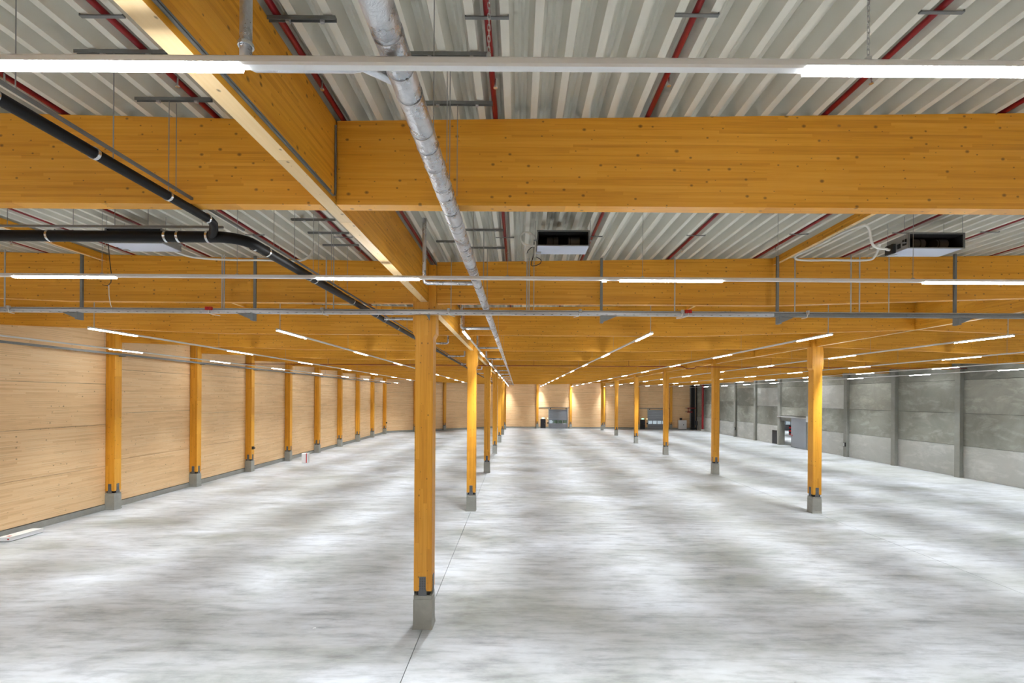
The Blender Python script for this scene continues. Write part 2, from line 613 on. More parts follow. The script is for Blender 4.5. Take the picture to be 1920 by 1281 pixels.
M['floor'] = mat_floor()
M['panel'] = mat_concrete('precast_concrete', (0.15, 0.15, 0.125), (0.37, 0.37, 0.32), 0.30, 0.6, 0.42)
M['panel_pale'] = mat_concrete('pale_precast_concrete', (0.33, 0.33, 0.30), (0.50, 0.50, 0.47), 0.15, 0.5, 0.5)
M['pier'] = mat_concrete('concrete_pier', (0.19, 0.19, 0.165), (0.32, 0.32, 0.285), 0.10, 0.15, 0.7)
M['plinth'] = mat_concrete('board_marked_concrete', (0.27, 0.27, 0.24), (0.42, 0.42, 0.38), 0.08, 0.15, 1.6)
M['foil'] = mat_foil()
M['plate'] = mat_plate()
M['deck'] = mat_deck()
M['glass'] = mat_glass()

# ------------------------------------------------------------------ floor
fl = struct('floor', MB().box(WALL_L - 0.6, WALL_R + 0.5, WALL_K - 0.4, WALL_F + 0.5, -0.5, -0.06), M['shadow_gap'],
            label='wide pale concrete hall floor with joints along the column rows', cat='floor')
G = 0.006
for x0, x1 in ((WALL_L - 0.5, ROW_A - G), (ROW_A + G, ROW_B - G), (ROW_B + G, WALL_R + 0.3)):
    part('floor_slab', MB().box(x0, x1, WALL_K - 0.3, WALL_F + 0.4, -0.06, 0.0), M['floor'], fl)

# ------------------------------------------------------------------ roof: board on top, deck sheets below
rp = [(WALL_L - 0.6, deck_z(WALL_L - 0.6)), (ROW_A, deck_z(ROW_A)), (ROW_B, deck_z(ROW_B)), (WALL_R + 0.6, deck_z(WALL_R + 0.6))]
ceil = struct('ceiling', MB().prism([(x, z + 0.175) for x, z in rp] + [(x, z + 0.45) for x, z in reversed(rp)], 'y', WALL_K - 0.3, WALL_F + 0.6),
              M['galv_dark'], label='low-pitched roof of trapezoidal steel deck over the whole hall', cat='ceiling')


def deck_profile(n):
    lo, hi = [], []
    for i in range(n):
        o = i * PITCH
        lo += [(o, 0), (o + 0.034, 0), (o + 0.075, 0.165), (o + 0.11, 0.165), (o + 0.1355, 0.150), (o + 0.161, 0.165), (o + 0.196, 0.165), (o + PITCH - 0.034, 0)]
    lo.append((n * PITCH, 0))
    return lo


def deck_mesh(n):
    pr = deck_profile(n)
    mb = MB()
    y0, y1 = WALL_K - 0.2, WALL_F + 0.4
    k = len(pr)
    mb.add([(x, y0, z) for x, z in pr] + [(x, y1, z) for x, z in pr], [(i, i + 1, k + i + 1, k + i) for i in range(k - 1)])
    return mesh(mb, M['deck'], name='deck_sheet')


sheet4 = deck_mesh(4)
for x_from, count, ang in ((ROW_A, 14, 1), (ROW_A - 15 * 4 * PITCH, 15, -1), (ROW_A + 56 * PITCH, 15, -1)):
    for i in range(count):
        x = x_from + i * 4 * PITCH
        o = bpy.data.objects.new('deck_sheet', sheet4)
        COL.objects.link(o)
        o.parent = ceil
        o.location = (x * U, 0, deck_z(x) * U)
        o.rotation_euler = (0, -math.atan(SLOPE) * ang, 0)

# ------------------------------------------------------------------ timber columns on plinths


def t_plate(w, d, z0, z1, s):
    """Outline of a nailed foot plate: narrow neck flaring to the plinth."""
    return [(-w * 0.64, z0), (w * 0.64, z0), (w * 0.64, z0 + 0.09), (w * 0.5, z0 + 0.15), (w * 0.5, z1), (-w * 0.5, z1), (-w * 0.5, z0 + 0.15), (-w * 0.64, z0 + 0.09)]


def make_column(name, wx, wy, top, head, label, group):
    hx, hy = wx / 2, wy / 2
    t = thing(name, label, 'column', (0, 0, 0), group)
    pl = MB().loft([[(-hx - .022, -hy - .022, 0), (hx + .022, -hy - .022, 0), (hx + .022, hy + .022, 0), (-hx - .022, hy + .022, 0)],
                    [(-hx - .008, -hy - .008, .1), (hx + .008, -hy - .008, .1), (hx + .008, hy + .008, .1), (-hx - .008, hy + .008, .1)],
                    [(-hx - .006, -hy - .006, .64), (hx + .006, -hy - .006, .64), (hx + .006, hy + .006, .64), (-hx - .006, hy + .006, .64)],
                    [(-hx + .002, -hy + .002, .645), (hx - .002, -hy + .002, .645), (hx - .002, hy - .002, .645), (-hx + .002, hy - .002, .645)],
                    [(-hx, -hy, .72), (hx, -hy, .72), (hx, hy, .72), (-hx, hy, .72)]])
    part('plinth', pl, M['plinth'], t)
    part('steel_core', MB().box(-hx + .05, hx - .05, -hy + .05, hy - .05, .72, .83), M['steel_dark'], t)
    sh = MB()
    b = 0.008

    def ring(a, c, z):
        return [(-a + b, -c, z), (a - b, -c, z), (a, -c + b, z), (a, c - b, z), (a - b, c, z), (-a + b, c, z), (-a, c - b, z), (-a, -c + b, z)]
    if head:
        sh.loft([ring(hx, hy, .82), ring(hx, hy, 6.27), ring(hx + .052, hy, 6.36), ring(hx + .052, hy, top)])
    else:
        sh.loft([ring(hx, hy, .82), ring(hx, hy, top)])
    part('shaft', sh, M['beam_z'], t)
    if head:
        for s in (-1, 1):
            a, c = sorted((s * 0.085, s * (hx + .052)))
            part('fork_cheek', MB().box(a, c, -hy, hy, top, top + 0.80), M['beam_z'], t)
    w = 0.14
    for s in (-1, 1):
        part('foot_plate', MB().prism(t_plate(w, 0, .72, 1.13, s), 'y', s * hy, s * (hy + .008)), M['plate'], t)
        part('foot_plate', MB().prism(t_plate(w, 0, .72, 1.13, s), 'x', s * hx, s * (hx + .008)), M['plate'], t)
    return t


cA = make_column('glulam_column', .385, .385, 7.03, True, '', 'columns under the valley girder')
for i, k in enumerate(range(0, 14, 2)):
    place(cA, i == 0, (ROW_A, gy(k), 0), 'glulam column under the valley girder, %s one counted from the cable tray' % ORD[i])
cB = make_column('glulam_column', .385, .385, 7.30, True, '', 'columns under the ridge girder')
for i, k in enumerate(range(0, 14, 2)):
    place(cB, i == 0, (ROW_B, gy(k), 0), 'glulam column under the ridge girder, %s one counted from the cable tray' % ORD[i])

# ------------------------------------------------------------------ girders
for row, zb, nm in ((ROW_A, 7.03, 'valley'), (ROW_B, 7.30, 'ridge')):
    ends = [WALL_K] + [gy(k) for k in range(0, 14, 2)] + [WALL_F - 0.42]
    for i in range(len(ends) - 1):
        a, b = ends[i], ends[i + 1]
        where = ('reaching over the cross light rows to the cable tray' if i == 0 else
                 'running on from the %s column past the cable tray' % ORD[i - 1])
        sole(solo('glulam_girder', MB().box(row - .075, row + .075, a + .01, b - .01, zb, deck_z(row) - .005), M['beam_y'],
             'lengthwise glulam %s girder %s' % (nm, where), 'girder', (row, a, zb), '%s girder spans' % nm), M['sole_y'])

# ------------------------------------------------------------------ cross beams


def oblique_x(y):
    t = (y - CORNER[1]) / (KINK[1] - CORNER[1])
    return CORNER[0] + t * (KINK[0] - CORNER[0])


def beam(bay, k):
    y = gy(k)
    col = (k % 2 == 0)
    g = 0.25 if col else 0.085
    th = 0.08
    if bay == 'wall':
        xl = WALL_L + 0.02 if y < CORNER[1] else oblique_x(y) + 0.12
        xr = ROW_A - g
        mid = -9.7

        def zb(x):
            return 7.03 if x > mid else 7.03 + (mid - x) * 0.0345
        xs = [xl] + ([mid] if xl < mid else []) + [xr]
        lab = 'glulam cross beam between valley girder and timber wall'
        ends = [(xr, ROW_A - .076)]
    elif bay == 'mid':
        xl, xr, mid = ROW_A + g, ROW_B - g, 5.5

        def zb(x):
            return 7.03 if x < mid else 7.03 + (x - mid) * 0.0358
        xs = [xl, mid, xr]
        lab = 'glulam cross beam spanning from valley girder to ridge girder'
        ends = [(xl, ROW_A + .076), (xr, ROW_B - .076)]
    else:
        xl, xr, mid = ROW_B + g, WALL_R - 0.02, 21.0

        def zb(x):
            return 7.03 if x > mid else 7.03 + (mid - x) * 0.0345
        xs = [xl, mid, xr]
        lab = 'glulam cross beam between ridge girder and concrete wall'
        ends = [(xl, ROW_B + .076)]
    if k < 0:
        lab += ', before the cable tray'
    elif k == 0:
        lab += ', above the cable tray'
    else:
        lab += ', %s past the cable tray' % ORD[k - 1]
    t = thing('glulam_beam', lab, 'beam', (xl, y, 7.03), 'cross beams, %s bay' % {'wall': 'timber wall', 'mid': 'middle', 'stone': 'concrete wall'}[bay])
    poly = [(x, zb(x)) for x in xs] + [(x, deck_z(x) - .004) for x in reversed(xs)]
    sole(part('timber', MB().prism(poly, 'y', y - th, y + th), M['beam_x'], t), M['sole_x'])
    for x, gx in ends:
        if not col:
            a, c = sorted((x, gx))
            z = zb(x)
            part('end_bracket', MB().box(a - .012, c + .012, y - th * .7, y + th * .7, z + .06, deck_z(x) - .03), M['steel_dark'], t)
    return t


for k in range(-1, 13):
    for bay in ('wall', 'mid', 'stone'):
        beam(bay, k)

# stub purlins at mid span, lengthwise
for x, nm in ((5.56, 'to the right-hand ducted unit of the two'), (-8.99, '')):
    for k in (-1, 0):
        z = deck_z(x)
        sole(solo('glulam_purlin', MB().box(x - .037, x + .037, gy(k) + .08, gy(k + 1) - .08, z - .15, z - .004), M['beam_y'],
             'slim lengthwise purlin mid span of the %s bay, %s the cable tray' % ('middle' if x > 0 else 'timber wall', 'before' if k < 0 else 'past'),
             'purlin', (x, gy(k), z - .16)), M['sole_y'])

# ------------------------------------------------------------------ timber walls


def timber_wall(name, p0, p1, posts, doors=(), post_name='', joints_seed=1, label='', kerb=True, wall_name=None, post_label='', first_post=0, z_top=8.45):
    """Wall from p0 to p1, inner face to the left hand of the run when seen from inside (local +y is inwards)."""
    d = Vector((p1[0] - p0[0], p1[1] - p0[1]))
    L = d.length
    rz = math.atan2(d.y, d.x)
    base = MB()
    holes = sorted((a, b, h) for a, b, h in doors)
    x = 0.0
    for a, b, h in holes + [(L, L, 0)]:
        base.box(x, a, -0.34, -0.10, -0.05, z_top)
        if b > a:
            base.box(a, b, -0.34, -0.10, h, z_top)
        x = b
    w = part(name, base, M['shadow_gap'], None, False, (0, 0, 0))
    w.location = (p0[0] * U, p0[1] * U, 0)
    w.rotation_euler = (0, 0, rz)
    BASE[w.name] = (0, 0, 0)
    tag(w, label, 'wall', None, 'structure')
    rnd = random.Random(joints_seed)
    edges = sorted(set([0.0] + list(posts) + [L]))
    for i in range(len(edges) - 1):
        a, b = edges[i], edges[i + 1]
        zs = [0.26, rnd.uniform(1.5, 2.2), rnd.uniform(3.5, 4.2), rnd.uniform(5.4, 6.2), z_top]
        spans = [(a, b, 0.26, z_top)]
        for ha, hb, h in holes:
            if ha >= a - 1e-6 and hb <= b + 1e-6:
                sp2 = []
                for (sa, sb, s0, s1) in spans:
                    if sa <= ha and sb >= hb:
                        sp2 += [(sa, ha, s0, s1), (ha, hb, h, s1), (hb, sb, s0, s1)]
                    else:
                        sp2.append((sa, sb, s0, s1))
                spans = sp2
        for (sa, sb, s0, s1) in spans:
            if sb - sa < 0.03:
                continue
            cuts = [s0] + [z for z in zs if s0 + 0.3 < z < s1 - 0.3] + [s1]
            for j in range(len(cuts) - 1):
                dep = rnd.uniform(-.006, .006)
                part('cladding_panel', MB().box(sa + .004, sb - .004, -0.10, dep, cuts[j] + .006, cuts[j + 1] - .006), M['clad'], w)
    if kerb:
        kb = MB()
        x = 0.0
        for a, b, h in holes + [(L, L, 0)]:
            if a > x:
                kb.box(x, a, -0.10, 0.03, -0.02, 0.235)
            x = b
        side = wall_name or name.replace('wall_', '')
        k = part('baseboard_' + side, kb, M['plinth'], None)
        k.location, k.rotation_euler = w.location, w.rotation_euler
        tag(k, 'concrete kerb at the foot of the ' + label.split(' wall')[0] + ' wall', 'kerb', None, 'structure')
    return w, rz


def local(p0, p1, s, inward=0.0):
    d = Vector((p1[0] - p0[0], p1[1] - p0[1]))
    L = d.length
    d /= L
    n = Vector((-d.y, d.x))
    return (p0[0] + d.x * s + n.x * inward, p0[1] + d.y * s + n.y * inward)


# walls run clockwise seen from above so that the inside lies to the right: go the other way round
L0, L1 = CORNER, (WALL_L, WALL_K)             # timber wall, run towards the camera: inside on the left hand
left_posts_y = [20.95 + GRID * i for i in range(-4, 9)]
left_s = [CORNER[1] - y for y in left_posts_y]
timber_wall('wall_left', L0, L1, [s for s in left_s if 0.3 < s < 70], joints_seed=3,
            label='long timber-clad side wall between glulam posts')
pr = make_column('wall_post', .40, .36, 8.2, False, '', 'posts along the timber side wall')
vis = [y for y in left_posts_y if y > 10]
for i, y in enumerate(vis):
    place(pr, i == 0, (WALL_L + .215, y, 0), 'square glulam post against the timber side wall, %s one from the far corner' % ORD[len(vis) - 1 - i])

# oblique wall
O0, O1 = KINK, CORNER
OL = math.hypot(KINK[0] - CORNER[0], KINK[1] - CORNER[1])
osn = [OL * (1 - t) for t in (0.229, 0.495, 0.76)]
_, orz = timber_wall('wall_oblique', O0, O1, sorted(osn), joints_seed=5, label='slanting timber-clad wall cutting the far corner')
po = make_column('wall_post', .36, .36, 8.1, False, '', 'posts along the slanting wall')
for i, s in enumerate(sorted(osn)):
    x, y = local(O0, O1, s, .19)
    place(po, i == 0, (x, y, 0), 'glulam post on the slanting timber wall, %s from the end wall' % ORD[i], rz=orz)

# far wall
F0, F1 = (WALL_R, WALL_F), KINK
far_posts_x = [-2.2, 3.15, 8.5, 13.85, 19.3, 24.6]
DOORS = [(5.02, 7.98), (22.05, 24.35)]
D2 = (21.0, 23.9)
DOORS = [(5.05, 7.95), D2]
fdoors = [(WALL_R - b, WALL_R - a, 3.04) for a, b in DOORS]
timber_wall('wall_far', F0, F1, sorted(WALL_R - x for x in far_posts_x), fdoors, joints_seed=11, label='timber-clad end wall with two sectional doors')
pf = make_column('wall_post', .36, .36, 8.0, False, '', 'posts along the end wall')
for i, x in enumerate(far_posts_x):
    place(pf, i == 0, (x, WALL_F - .19, 0), 'glulam post on the end wall, %s one counted from the slanting wall' % ORD[i])

# back wall (behind the viewpoint)
timber_wall('wall_back', (WALL_L, WALL_K), (WALL_R, WALL_K), [5.33 * i for i in range(1, 9)], joints_seed=21, label='timber-clad wall behind the viewpoint')

# ------------------------------------------------------------------ concrete wall with piers
piers = [31.1 + GRID * j for j in range(-6, 9)]
OPEN = (49.6, 52.25)
wr = struct('wall_right', MB().box(WALL_R + .12, WALL_R + .35, WALL_K - .3, OPEN[0], -.05, 8.3).box(WALL_R + .12, WALL_R + .35, OPEN[1], WALL_F + .3, -.05, 8.3)
            .box(WALL_R + .12, WALL_R + .35, OPEN[0], OPEN[1], 2.63, 8.3), M['shadow_gap'],
            label='precast concrete panel wall with projecting piers', cat='wall')
rnd = random.Random(4)
edges = [WALL_K] + piers + [WALL_F]
for i in range(len(edges) - 1):
    a, b = edges[i] + .2, edges[i + 1] - .2
    zs = [0, 2.05, 4.15, 6.3, 8.25] if rnd.random() < .7 else [0, 1.9, 4.6, 6.35, 8.25]
    if a < OPEN[0] < b:
        for (s0, s1, z0, z1) in ((a, OPEN[0], 0, 2.63), (OPEN[1], b, 0, 2.63), (a, b, 3.25, 4.15), (a, b, 4.15, 6.3), (a, b, 6.3, 8.25)):
            part('concrete_panel', MB().box(WALL_R, WALL_R + .12, s0 + .006, s1 - .006, z0 + .01, z1 - .01), M['panel'], wr)
        continue
    for j in range(4):
        d = rnd.uniform(-.01, .01)
        part('concrete_panel', MB().box(WALL_R + d, WALL_R + .12, a + .006, b - .006, zs[j] + .01, zs[j + 1] - .01), M['panel_pale'] if j == 0 or (i, j) in ((11, 2), (9, 2)) else M['panel'], wr)
for y in piers:
    part('pier', MB().bevel_box(WALL_R - .24, WALL_R + .13, y - .2, y + .2, 0, 8.2, .02), M['pier'], wr)
part('door_head', MB().box(WALL_R - .06, WALL_R + .12, piers[9] + .2, piers[10] - .2, 2.63, 3.24), M['pier'], wr)
part('door_jamb', MB().box(WALL_R - .10, WALL_R + .36, OPEN[1] - .04, OPEN[1] + .2, 0, 2.63), M['pier'], wr)

# ------------------------------------------------------------------ room beyond the sliding door
AX, AY0 = 50.0, 44.0
struct('floor_annex', MB().box(WALL_R + .3, AX, AY0, WALL_F + .3, -.06, 0), M['floor'], label='concrete floor of the next hall', cat='floor')
struct('ceiling_annex', MB().box(WALL_R + .35, AX, AY0, WALL_F + .3, 8.0, 8.2), M['deck'], label='flat ceiling of the next hall', cat='ceiling')
struct('wall_annex', MB().box(AX, AX + .2, AY0, WALL_F + .3, 0, 8.1), M['panel'], label='side wall of the next hall', cat='wall')
struct('wall_annex_near', MB().box(WALL_R + .35, AX, AY0 - .2, AY0, 0, 8.1), M['panel'], label='near wall of the next hall', cat='wall')
DA = (41.6, 44.8)
struct('wall_annex_far', MB().box(WALL_R + .35, DA[0], WALL_F, WALL_F + .3, 0, 8.1).box(DA[1], AX, WALL_F, WALL_F + .3, 0, 8.1).box(DA[0], DA[1], WALL_F, WALL_F + .3, 3.08, 8.1),
       M['panel'], label='end wall of the next hall round a sectional door', cat='wall')

# ------------------------------------------------------------------ doors


def sectional_door(n, x0, x1, y, h, label, frame=True):
    d = thing('door_%d' % n, label, 'door', ((x0 + x1) / 2, y, 0))
    d['kind'] = 'structure'
    rows = 11
    hz = h / rows
    for i in range(rows):
        z0, z1 = i * hz, (i + 1) * hz
        if i in (3, 4) and i == 3:
            wz0, wz1 = z0 - .08, z0 + .52
            nw = 4
            rail = MB().box(x0, x1, y - .03, y + .03, z0, wz0 + .1).box(x0, x1, y - .03, y + .03, wz1, z0 + 2 * hz - .012)
            ww = (x1 - x0) / nw
            for j in range(nw + 1):
                c = x0 + j * ww
                rail.box(max(x0, c - .05), min(x1, c + .05), y - .03, y + .03, wz0 + .1, wz1)
            sec = part('glazed_section', rail, M['door_grey'], d)
            for j in range(nw):
                part('window_pane', MB().box(x0 + j * ww + .05, x0 + (j + 1) * ww - .05, y - .006, y + .006, wz0 + .1, wz1), M['glass'], sec)
        elif i == 4:
            continue
        else:
            part('door_section', MB().prism([(y - .03, z0 + .006), (y - .022, z0), (y + .03, z0), (y + .03, z1 - .008), (y - .010, z1 - .008), (y - .03, z1 - .03)], 'x', x0, x1), M['door_grey'], d)
    if frame:
        for s, x in ((-1, x0), (1, x1)):
            a, b = sorted((x, x + s * .12))
            part('track', MB().box(a, b, y - .15, y - .05, 0, h + .26), M['track'], d)
        part('top_rail', MB().box(x0 - .1, x1 + .1, y - .13, y - .05, h, h + .06), M['track'], d)
        for x in (x0 + .18, x1 - .18):
            part('spring_bracket', MB().box(x - .07, x + .07, y - .17, y - .05, h + .08, h + .25), M['steel_dark'], d)
    return d


def exit_door(n, x0, x1, y, label, axis='y'):
    d = thing('door_%d' % n, label, 'door', ((x0 + x1) / 2, y, 0))
    d['kind'] = 'structure'
    part('door_leaf', MB().box(x0, x1, y - .05, y, .02, 1.46), M['black_paint'], d)
    part('door_frame', MB().box(x0 - .04, x0, y - .06, y, 0, 1.5).box(x1, x1 + .04, y - .06, y, 0, 1.5).box(x0, x1, y - .06, y, 1.46, 1.5), M['steel_dark'], d)
    part('door_handle', MB().tube([(x1 - .08, y - .05, .74), (x1 - .08, y - .09, .74), (x1 - .2, y - .09, .74)], .012, 6), M['galv'], d)
    return d


yw = WALL_F - .02
sectional_door(1, DOORS[0][0], DOORS[0][1], WALL_F + .04, 3.02, 'grey sectional door with window band, nearer the slanting wall')
sectional_door(2, D2[0], D2[1], WALL_F + .04, 3.02, 'grey sectional door with window band, nearer the red riser pipes')
sectional_door(3, DA[0], DA[1], WALL_F + .12, 3.1, 'grey sectional door seen through the opening in the concrete wall', frame=False)
exit_door(4, 3.70, 4.46, yw, 'narrow black exit door under a green sign, by the glulam post')
exit_door(5, 19.75, 20.45, yw, 'narrow black exit door beside the sectional door nearer the red pipes')
for i, (x0, x1, lx) in enumerate(((3.4, 8.3, 4.08), (19.5, 24.4, 20.1))):
    solo('steel_lintel', MB().box(x0, x1, WALL_F - .08, WALL_F + .0, 3.30, 3.40), M['galv_dark'],
         'long steel lintel over the %s sectional door' % ('slanting wall side' if i == 0 else 'red pipe side'), 'lintel', (x0, WALL_F, 3.3))
    s = thing('exit_sign', 'small lit green exit sign above the black door %s' % ('by the slanting wall side' if i == 0 else 'by the red pipe side'), 'sign', (lx, WALL_F - .1, 1.6))
    part('sign_box', MB().box(lx - .2, lx + .2, WALL_F - .1, WALL_F - .02, 1.56, 1.76), M['white'], s)
    part('sign_face', MB().box(lx - .18, lx + .18, WALL_F - .106, WALL_F - .1, 1.58, 1.74), M['exit'], s)
    bx = 4.86 if i == 0 else 20.85
    s = thing('door_control', 'wall control box with lit lamp beside the sectional door %s' % ('by the slanting wall side' if i == 0 else 'by the red pipe side'), 'control box', (bx, WALL_F - .1, .8))
    part('case', MB().box(bx - .1, bx + .08, WALL_F - .12, WALL_F - .02, .78, 1.0), M['cable'], s)
    part('pilot_lamp', MB().box(bx - .07, bx + .0, WALL_F - .10, WALL_F - .02, 1.55, 1.72), M['pilot'], s)

# sliding fire door on the concrete wall
sd = thing('door_6', 'large plain grey sliding door beside the opening in the concrete wall', 'door', (WALL_R - .1, 48.7, 0))
sd['kind'] = 'structure'
part('door_leaf', MB().box(WALL_R - .30, WALL_R - .20, 47.30, 49.85, .04, 3.05), M['door_grey'], sd)
part('door_rail', MB().box(WALL_R - .32, WALL_R - .12, 47.3, OPEN[1] + .3, 3.05, 3.14), M['galv'], sd)
part('door_handle', MB().box(WALL_R - .33, WALL_R - .30, 49.6, 49.7, 1.15, 1.3), M['bright_red'], sd, label='red recessed handle')
x = WALL_R
solo('counterweight_box', MB().bevel_box(x - .5, x - .242, 46.5, 47.0, 2.75, 3.3, .02), M['plug'], 'grey box on the pier next to the sliding door', 'box', (x - .3, 46.8, 2.75))
e7 = thing('door_7', 'narrow black door in the concrete wall by the opening', 'door', (x, 53.6, 0))
e7['kind'] = 'structure'
part('door_leaf', MB().box(x - .06, x - .02, 53.15, 53.95, .02, 1.45), M['black_paint'], e7)
part('door_frame', MB().box(x - .07, x - .02, 53.1, 53.15, 0, 1.5).box(x - .07, x - .02, 53.95, 54.0, 0, 1.5).box(x - .07, x - .02, 53.15, 53.95, 1.45, 1.5), M['steel_dark'], e7)
for y in (41.9, 63.0):
    s = thing('socket_box', 'small black socket box on the concrete wall %s the sliding door' % ('before' if y < 50 else 'past'), 'socket', (x, y, 1.0))
    part('case', MB().box(x - .36, x - .24, y - .3, y - .1, .9, 1.25), M['cable'], s)
    part('cover', MB().box(x - .37, x - .36, y - .28, y - .12, .93, 1.22), M['plug'], s)

# things in the next hall
rs = thing('marker_post', 'red and black striped post standing in the next hall', 'post', (38.05, 67, 0))
for i in range(6):
    part('stripe', MB().box(37.9, 38.2, 66.9, 67.1, i * .22, (i + 1) * .22), M['bright_red'] if i % 2 == 0 else M['black_paint'], rs)

# outdoors seen through the window bands
struct('ground', MB().box(-30, 70, WALL_F + .7, WALL_F + 40, -.3, -.1), M['asphalt'], label='pale paved yard behind the hall', cat='ground')
hg = MB()
rnd = random.Random(9)
for i in range(60):
    a, b, c = 6.6 + rnd.random() * 2.6, WALL_F + 8 + rnd.random() * 1.2, rnd.random() * 2.6
    r = .35 + rnd.random() * .3
    hg.tube([(a, b, c - r), (a + .1, b, c - r * .5), (a, b + .1, c), (a, b, c + r * .6), (a, b, c + r)], [r * .1, r * .8, r, r * .7, r * .1], 7)
solo('garden_hedge', hg, M['green'], 'green hedge outside the sectional door window band', 'hedge', (7.8, WALL_F + 8.5, 0))

# ------------------------------------------------------------------ light rows
LH = 6.78


def light_row(axis, c, z, a, b, lits, label, hang, group, chain=False, leds=(), top=None):
    """Trunking row from a to b along an axis, at c on the other one, with lit modules at lits."""
    loc = (a, c, z) if axis == 'x' else (c, a, z)
    t = thing('light_row', label, 'light row', loc, group)

    def bx(mb, s0, s1, w0, w1, z0, z1):
        return mb.box(s0, s1, c + w0, c + w1, z0, z1) if axis == 'x' else mb.box(c + w0, c + w1, s0, s1, z0, z1)

    def pt(s, w, zz):
        return (s, c + w, zz) if axis == 'x' else (c + w, s, zz)
    prof = [(-.022, -.002), (.022, -.002), (.028, .012), (.028, .040), (.020, .050), (-.020, .050), (-.028, .040), (-.028, .012)]
    r = MB()
    r.loft([[pt(a, w, z + h) for w, h in prof], [pt(b, w, z + h) for w, h in prof]])
    part('rail', r, M['white'], t)
    for s0, s1 in lits:
        lp = [(.028, .010), (.026, -.016), (-.026, -.016), (-.028, .010)]
        q = [pt(s0, w, z + h) for w, h in lp] + [pt(s1, w, z + h) for w, h in lp]
        fs = [(0, 1, 5, 4), (1, 2, 6, 5), (2, 3, 7, 6), (0, 3, 2, 1), (4, 5, 6, 7)]
        if axis == 'x':
            fs = [tuple(reversed(f)) for f in fs]
        m = MB().add(q, fs)
        lum = part('luminaire', m, M['lens'], t)
        for tilt in (-15, 15):      # wide along the row, narrow across it
            ld = bpy.data.lights.new('luminaire_beam', 'AREA')
            ld.shape = 'RECTANGLE'
            ld.size = (s1 - s0) * U * .9
            ld.size_y = .05 * U
            ld.energy = LAMP_W / 2 * (s1 - s0) / 1.6
            ld.spread = math.radians(LAMP_SPREAD)
            ld.color = (0.90, 0.95, 1.0)
            lo = bpy.data.objects.new('luminaire_beam', ld)
            COL.objects.link(lo)
            lo.parent = t
            p = pt((s0 + s1) / 2, 0, z - .030 - .5 * (s1 - s0) * math.sin(math.radians(15)) * .9)
            lo.location = [(p[i] - loc[i]) * U for i in range(3)]
            lo.rotation_euler = (0, math.radians(tilt), 0 if axis == 'x' else math.pi / 2)
    for s in leds:
        m = MB()
        bx(m, s - .03, s + .03, -.022, .022, z - .02, z + .002)
        part('emergency_led', m, M['led'], t)
    for hn, s in enumerate(hang):
        x, y = pt(s, 0, 0)[:2]
        zt = top or deck_z(x)
        m = MB()
        if chain:
            n = int((zt - z - .05) / .030)
            for i in range(n):
                m.link((x, y, z + .07 + i * .030), .007, .012, .0032, i % 2)
            m.box(x - .012, x + .012, y - .012, y + .012, z + .045, z + .075)
            part('chain', m, M['band'], t)
        else:
            thick = axis == 'y' and hn == 0
            m.tube([(x, y, z + .045), (x, y, zt)], .010 if thick else .0035, 6)
            m.box(x - .02, x + .02, y - .01, y + .01, z + .045, z + .065)
            part('drop_rod' if thick else 'hanger_wire', m, M['galv'] if thick else M['wire'], t)
    return t


cl = [(-7.66 + 4.6 * j, -6.11 + 4.6 * j) for j in range(-2, 8)]
ch = [-.17 + 2.05 * j for j in range(-6, 8)]
light_row('x', 2.60, LH, -17.0, 28.2, cl, 'linear light row on link chains crossing under the roof nearest the first drain riser', [-.17, 1.885], 'cross light rows', True)
light_row('x', 7.28, LH, -17.0, 28.2, cl, 'linear light row crossing the hall just before the cable tray', [x for x in ch if abs(x - ROW_A) > .3], 'cross light rows', leds=(1.30,))
light_row('x', -2.1, LH, -17.0, 28.2, [c for c in cl if -9 < c[0] < 12], 'linear light row crossing the hall behind the viewpoint', [-.17, 3.93], 'cross light rows')
RP, RL = 6.2, 1.62
rows = [(-16.0, 6.78, 12.6, 65.0, 'along the timber side wall, with a conduit below it'), (-11.58, 6.78, 12.95, 70.2, 'lengthwise, second from the timber side wall'),
        (-6.58, 6.78, 13.1, 74.9, 'lengthwise, third from the timber side wall'), (-1.50, 6.78, 13.05, 77.0, 'lengthwise, just beside the columns of the valley girder'),
        (3.68, 6.78, 13.2, 77.0, 'lengthwise, next to the silver lagged pipe in the middle bay'), (8.62, 6.78, 13.2, 77.0, 'lengthwise in the middle bay, nearer the ridge girder'),
        (13.62, 6.78, 13.2, 77.0, 'lengthwise, just beside the columns of the ridge girder'), (18.9, 6.78, 13.4, 77.0, 'lengthwise in the concrete wall bay, nearer the ridge girder'),
        (23.85, 6.78, 13.6, 77.0, 'lengthwise in the concrete wall bay, nearer the concrete wall'), (27.45, 6.70, 13.4, 77.0, 'running close along the concrete wall')]
for i, (x, z, y0, y1, nm) in enumerate(rows):
    lits = []
    y = y0
    while y + RL < y1 - .02:
        lits.append((y, y + RL))
        y += RP
    start = y0 - .02 if i not in (0,) else 4.0
    light_row('y', x, z, start, y1, lits, 'linear light row ' + nm, [y0 + .15] + [gy(k) - 2.6 for k in range(1, 12) if gy(k) - 2.6 > y0 + 1 and gy(k) < y1 - 2],
              'lengthwise light rows', leds=[y0 + RL + .12 + RP * (i % 2), y0 + RP * 4 + RL + .1])
light_row('y', 34.0, 6.8, 46, 76, [(49, 52), (57, 60), (65, 68)], 'linear light row added to brighten the next hall, close to the opening', [47, 70], None, top=8.0)  # unseen row, added to brighten the floor behind the opening
light_row('y', 40.0, 6.8, 46, 76, [(48, 51), (56, 59), (64, 67), (71, 74)], 'linear light row in the next hall, farther from the opening', [47, 70], None, top=8.0)

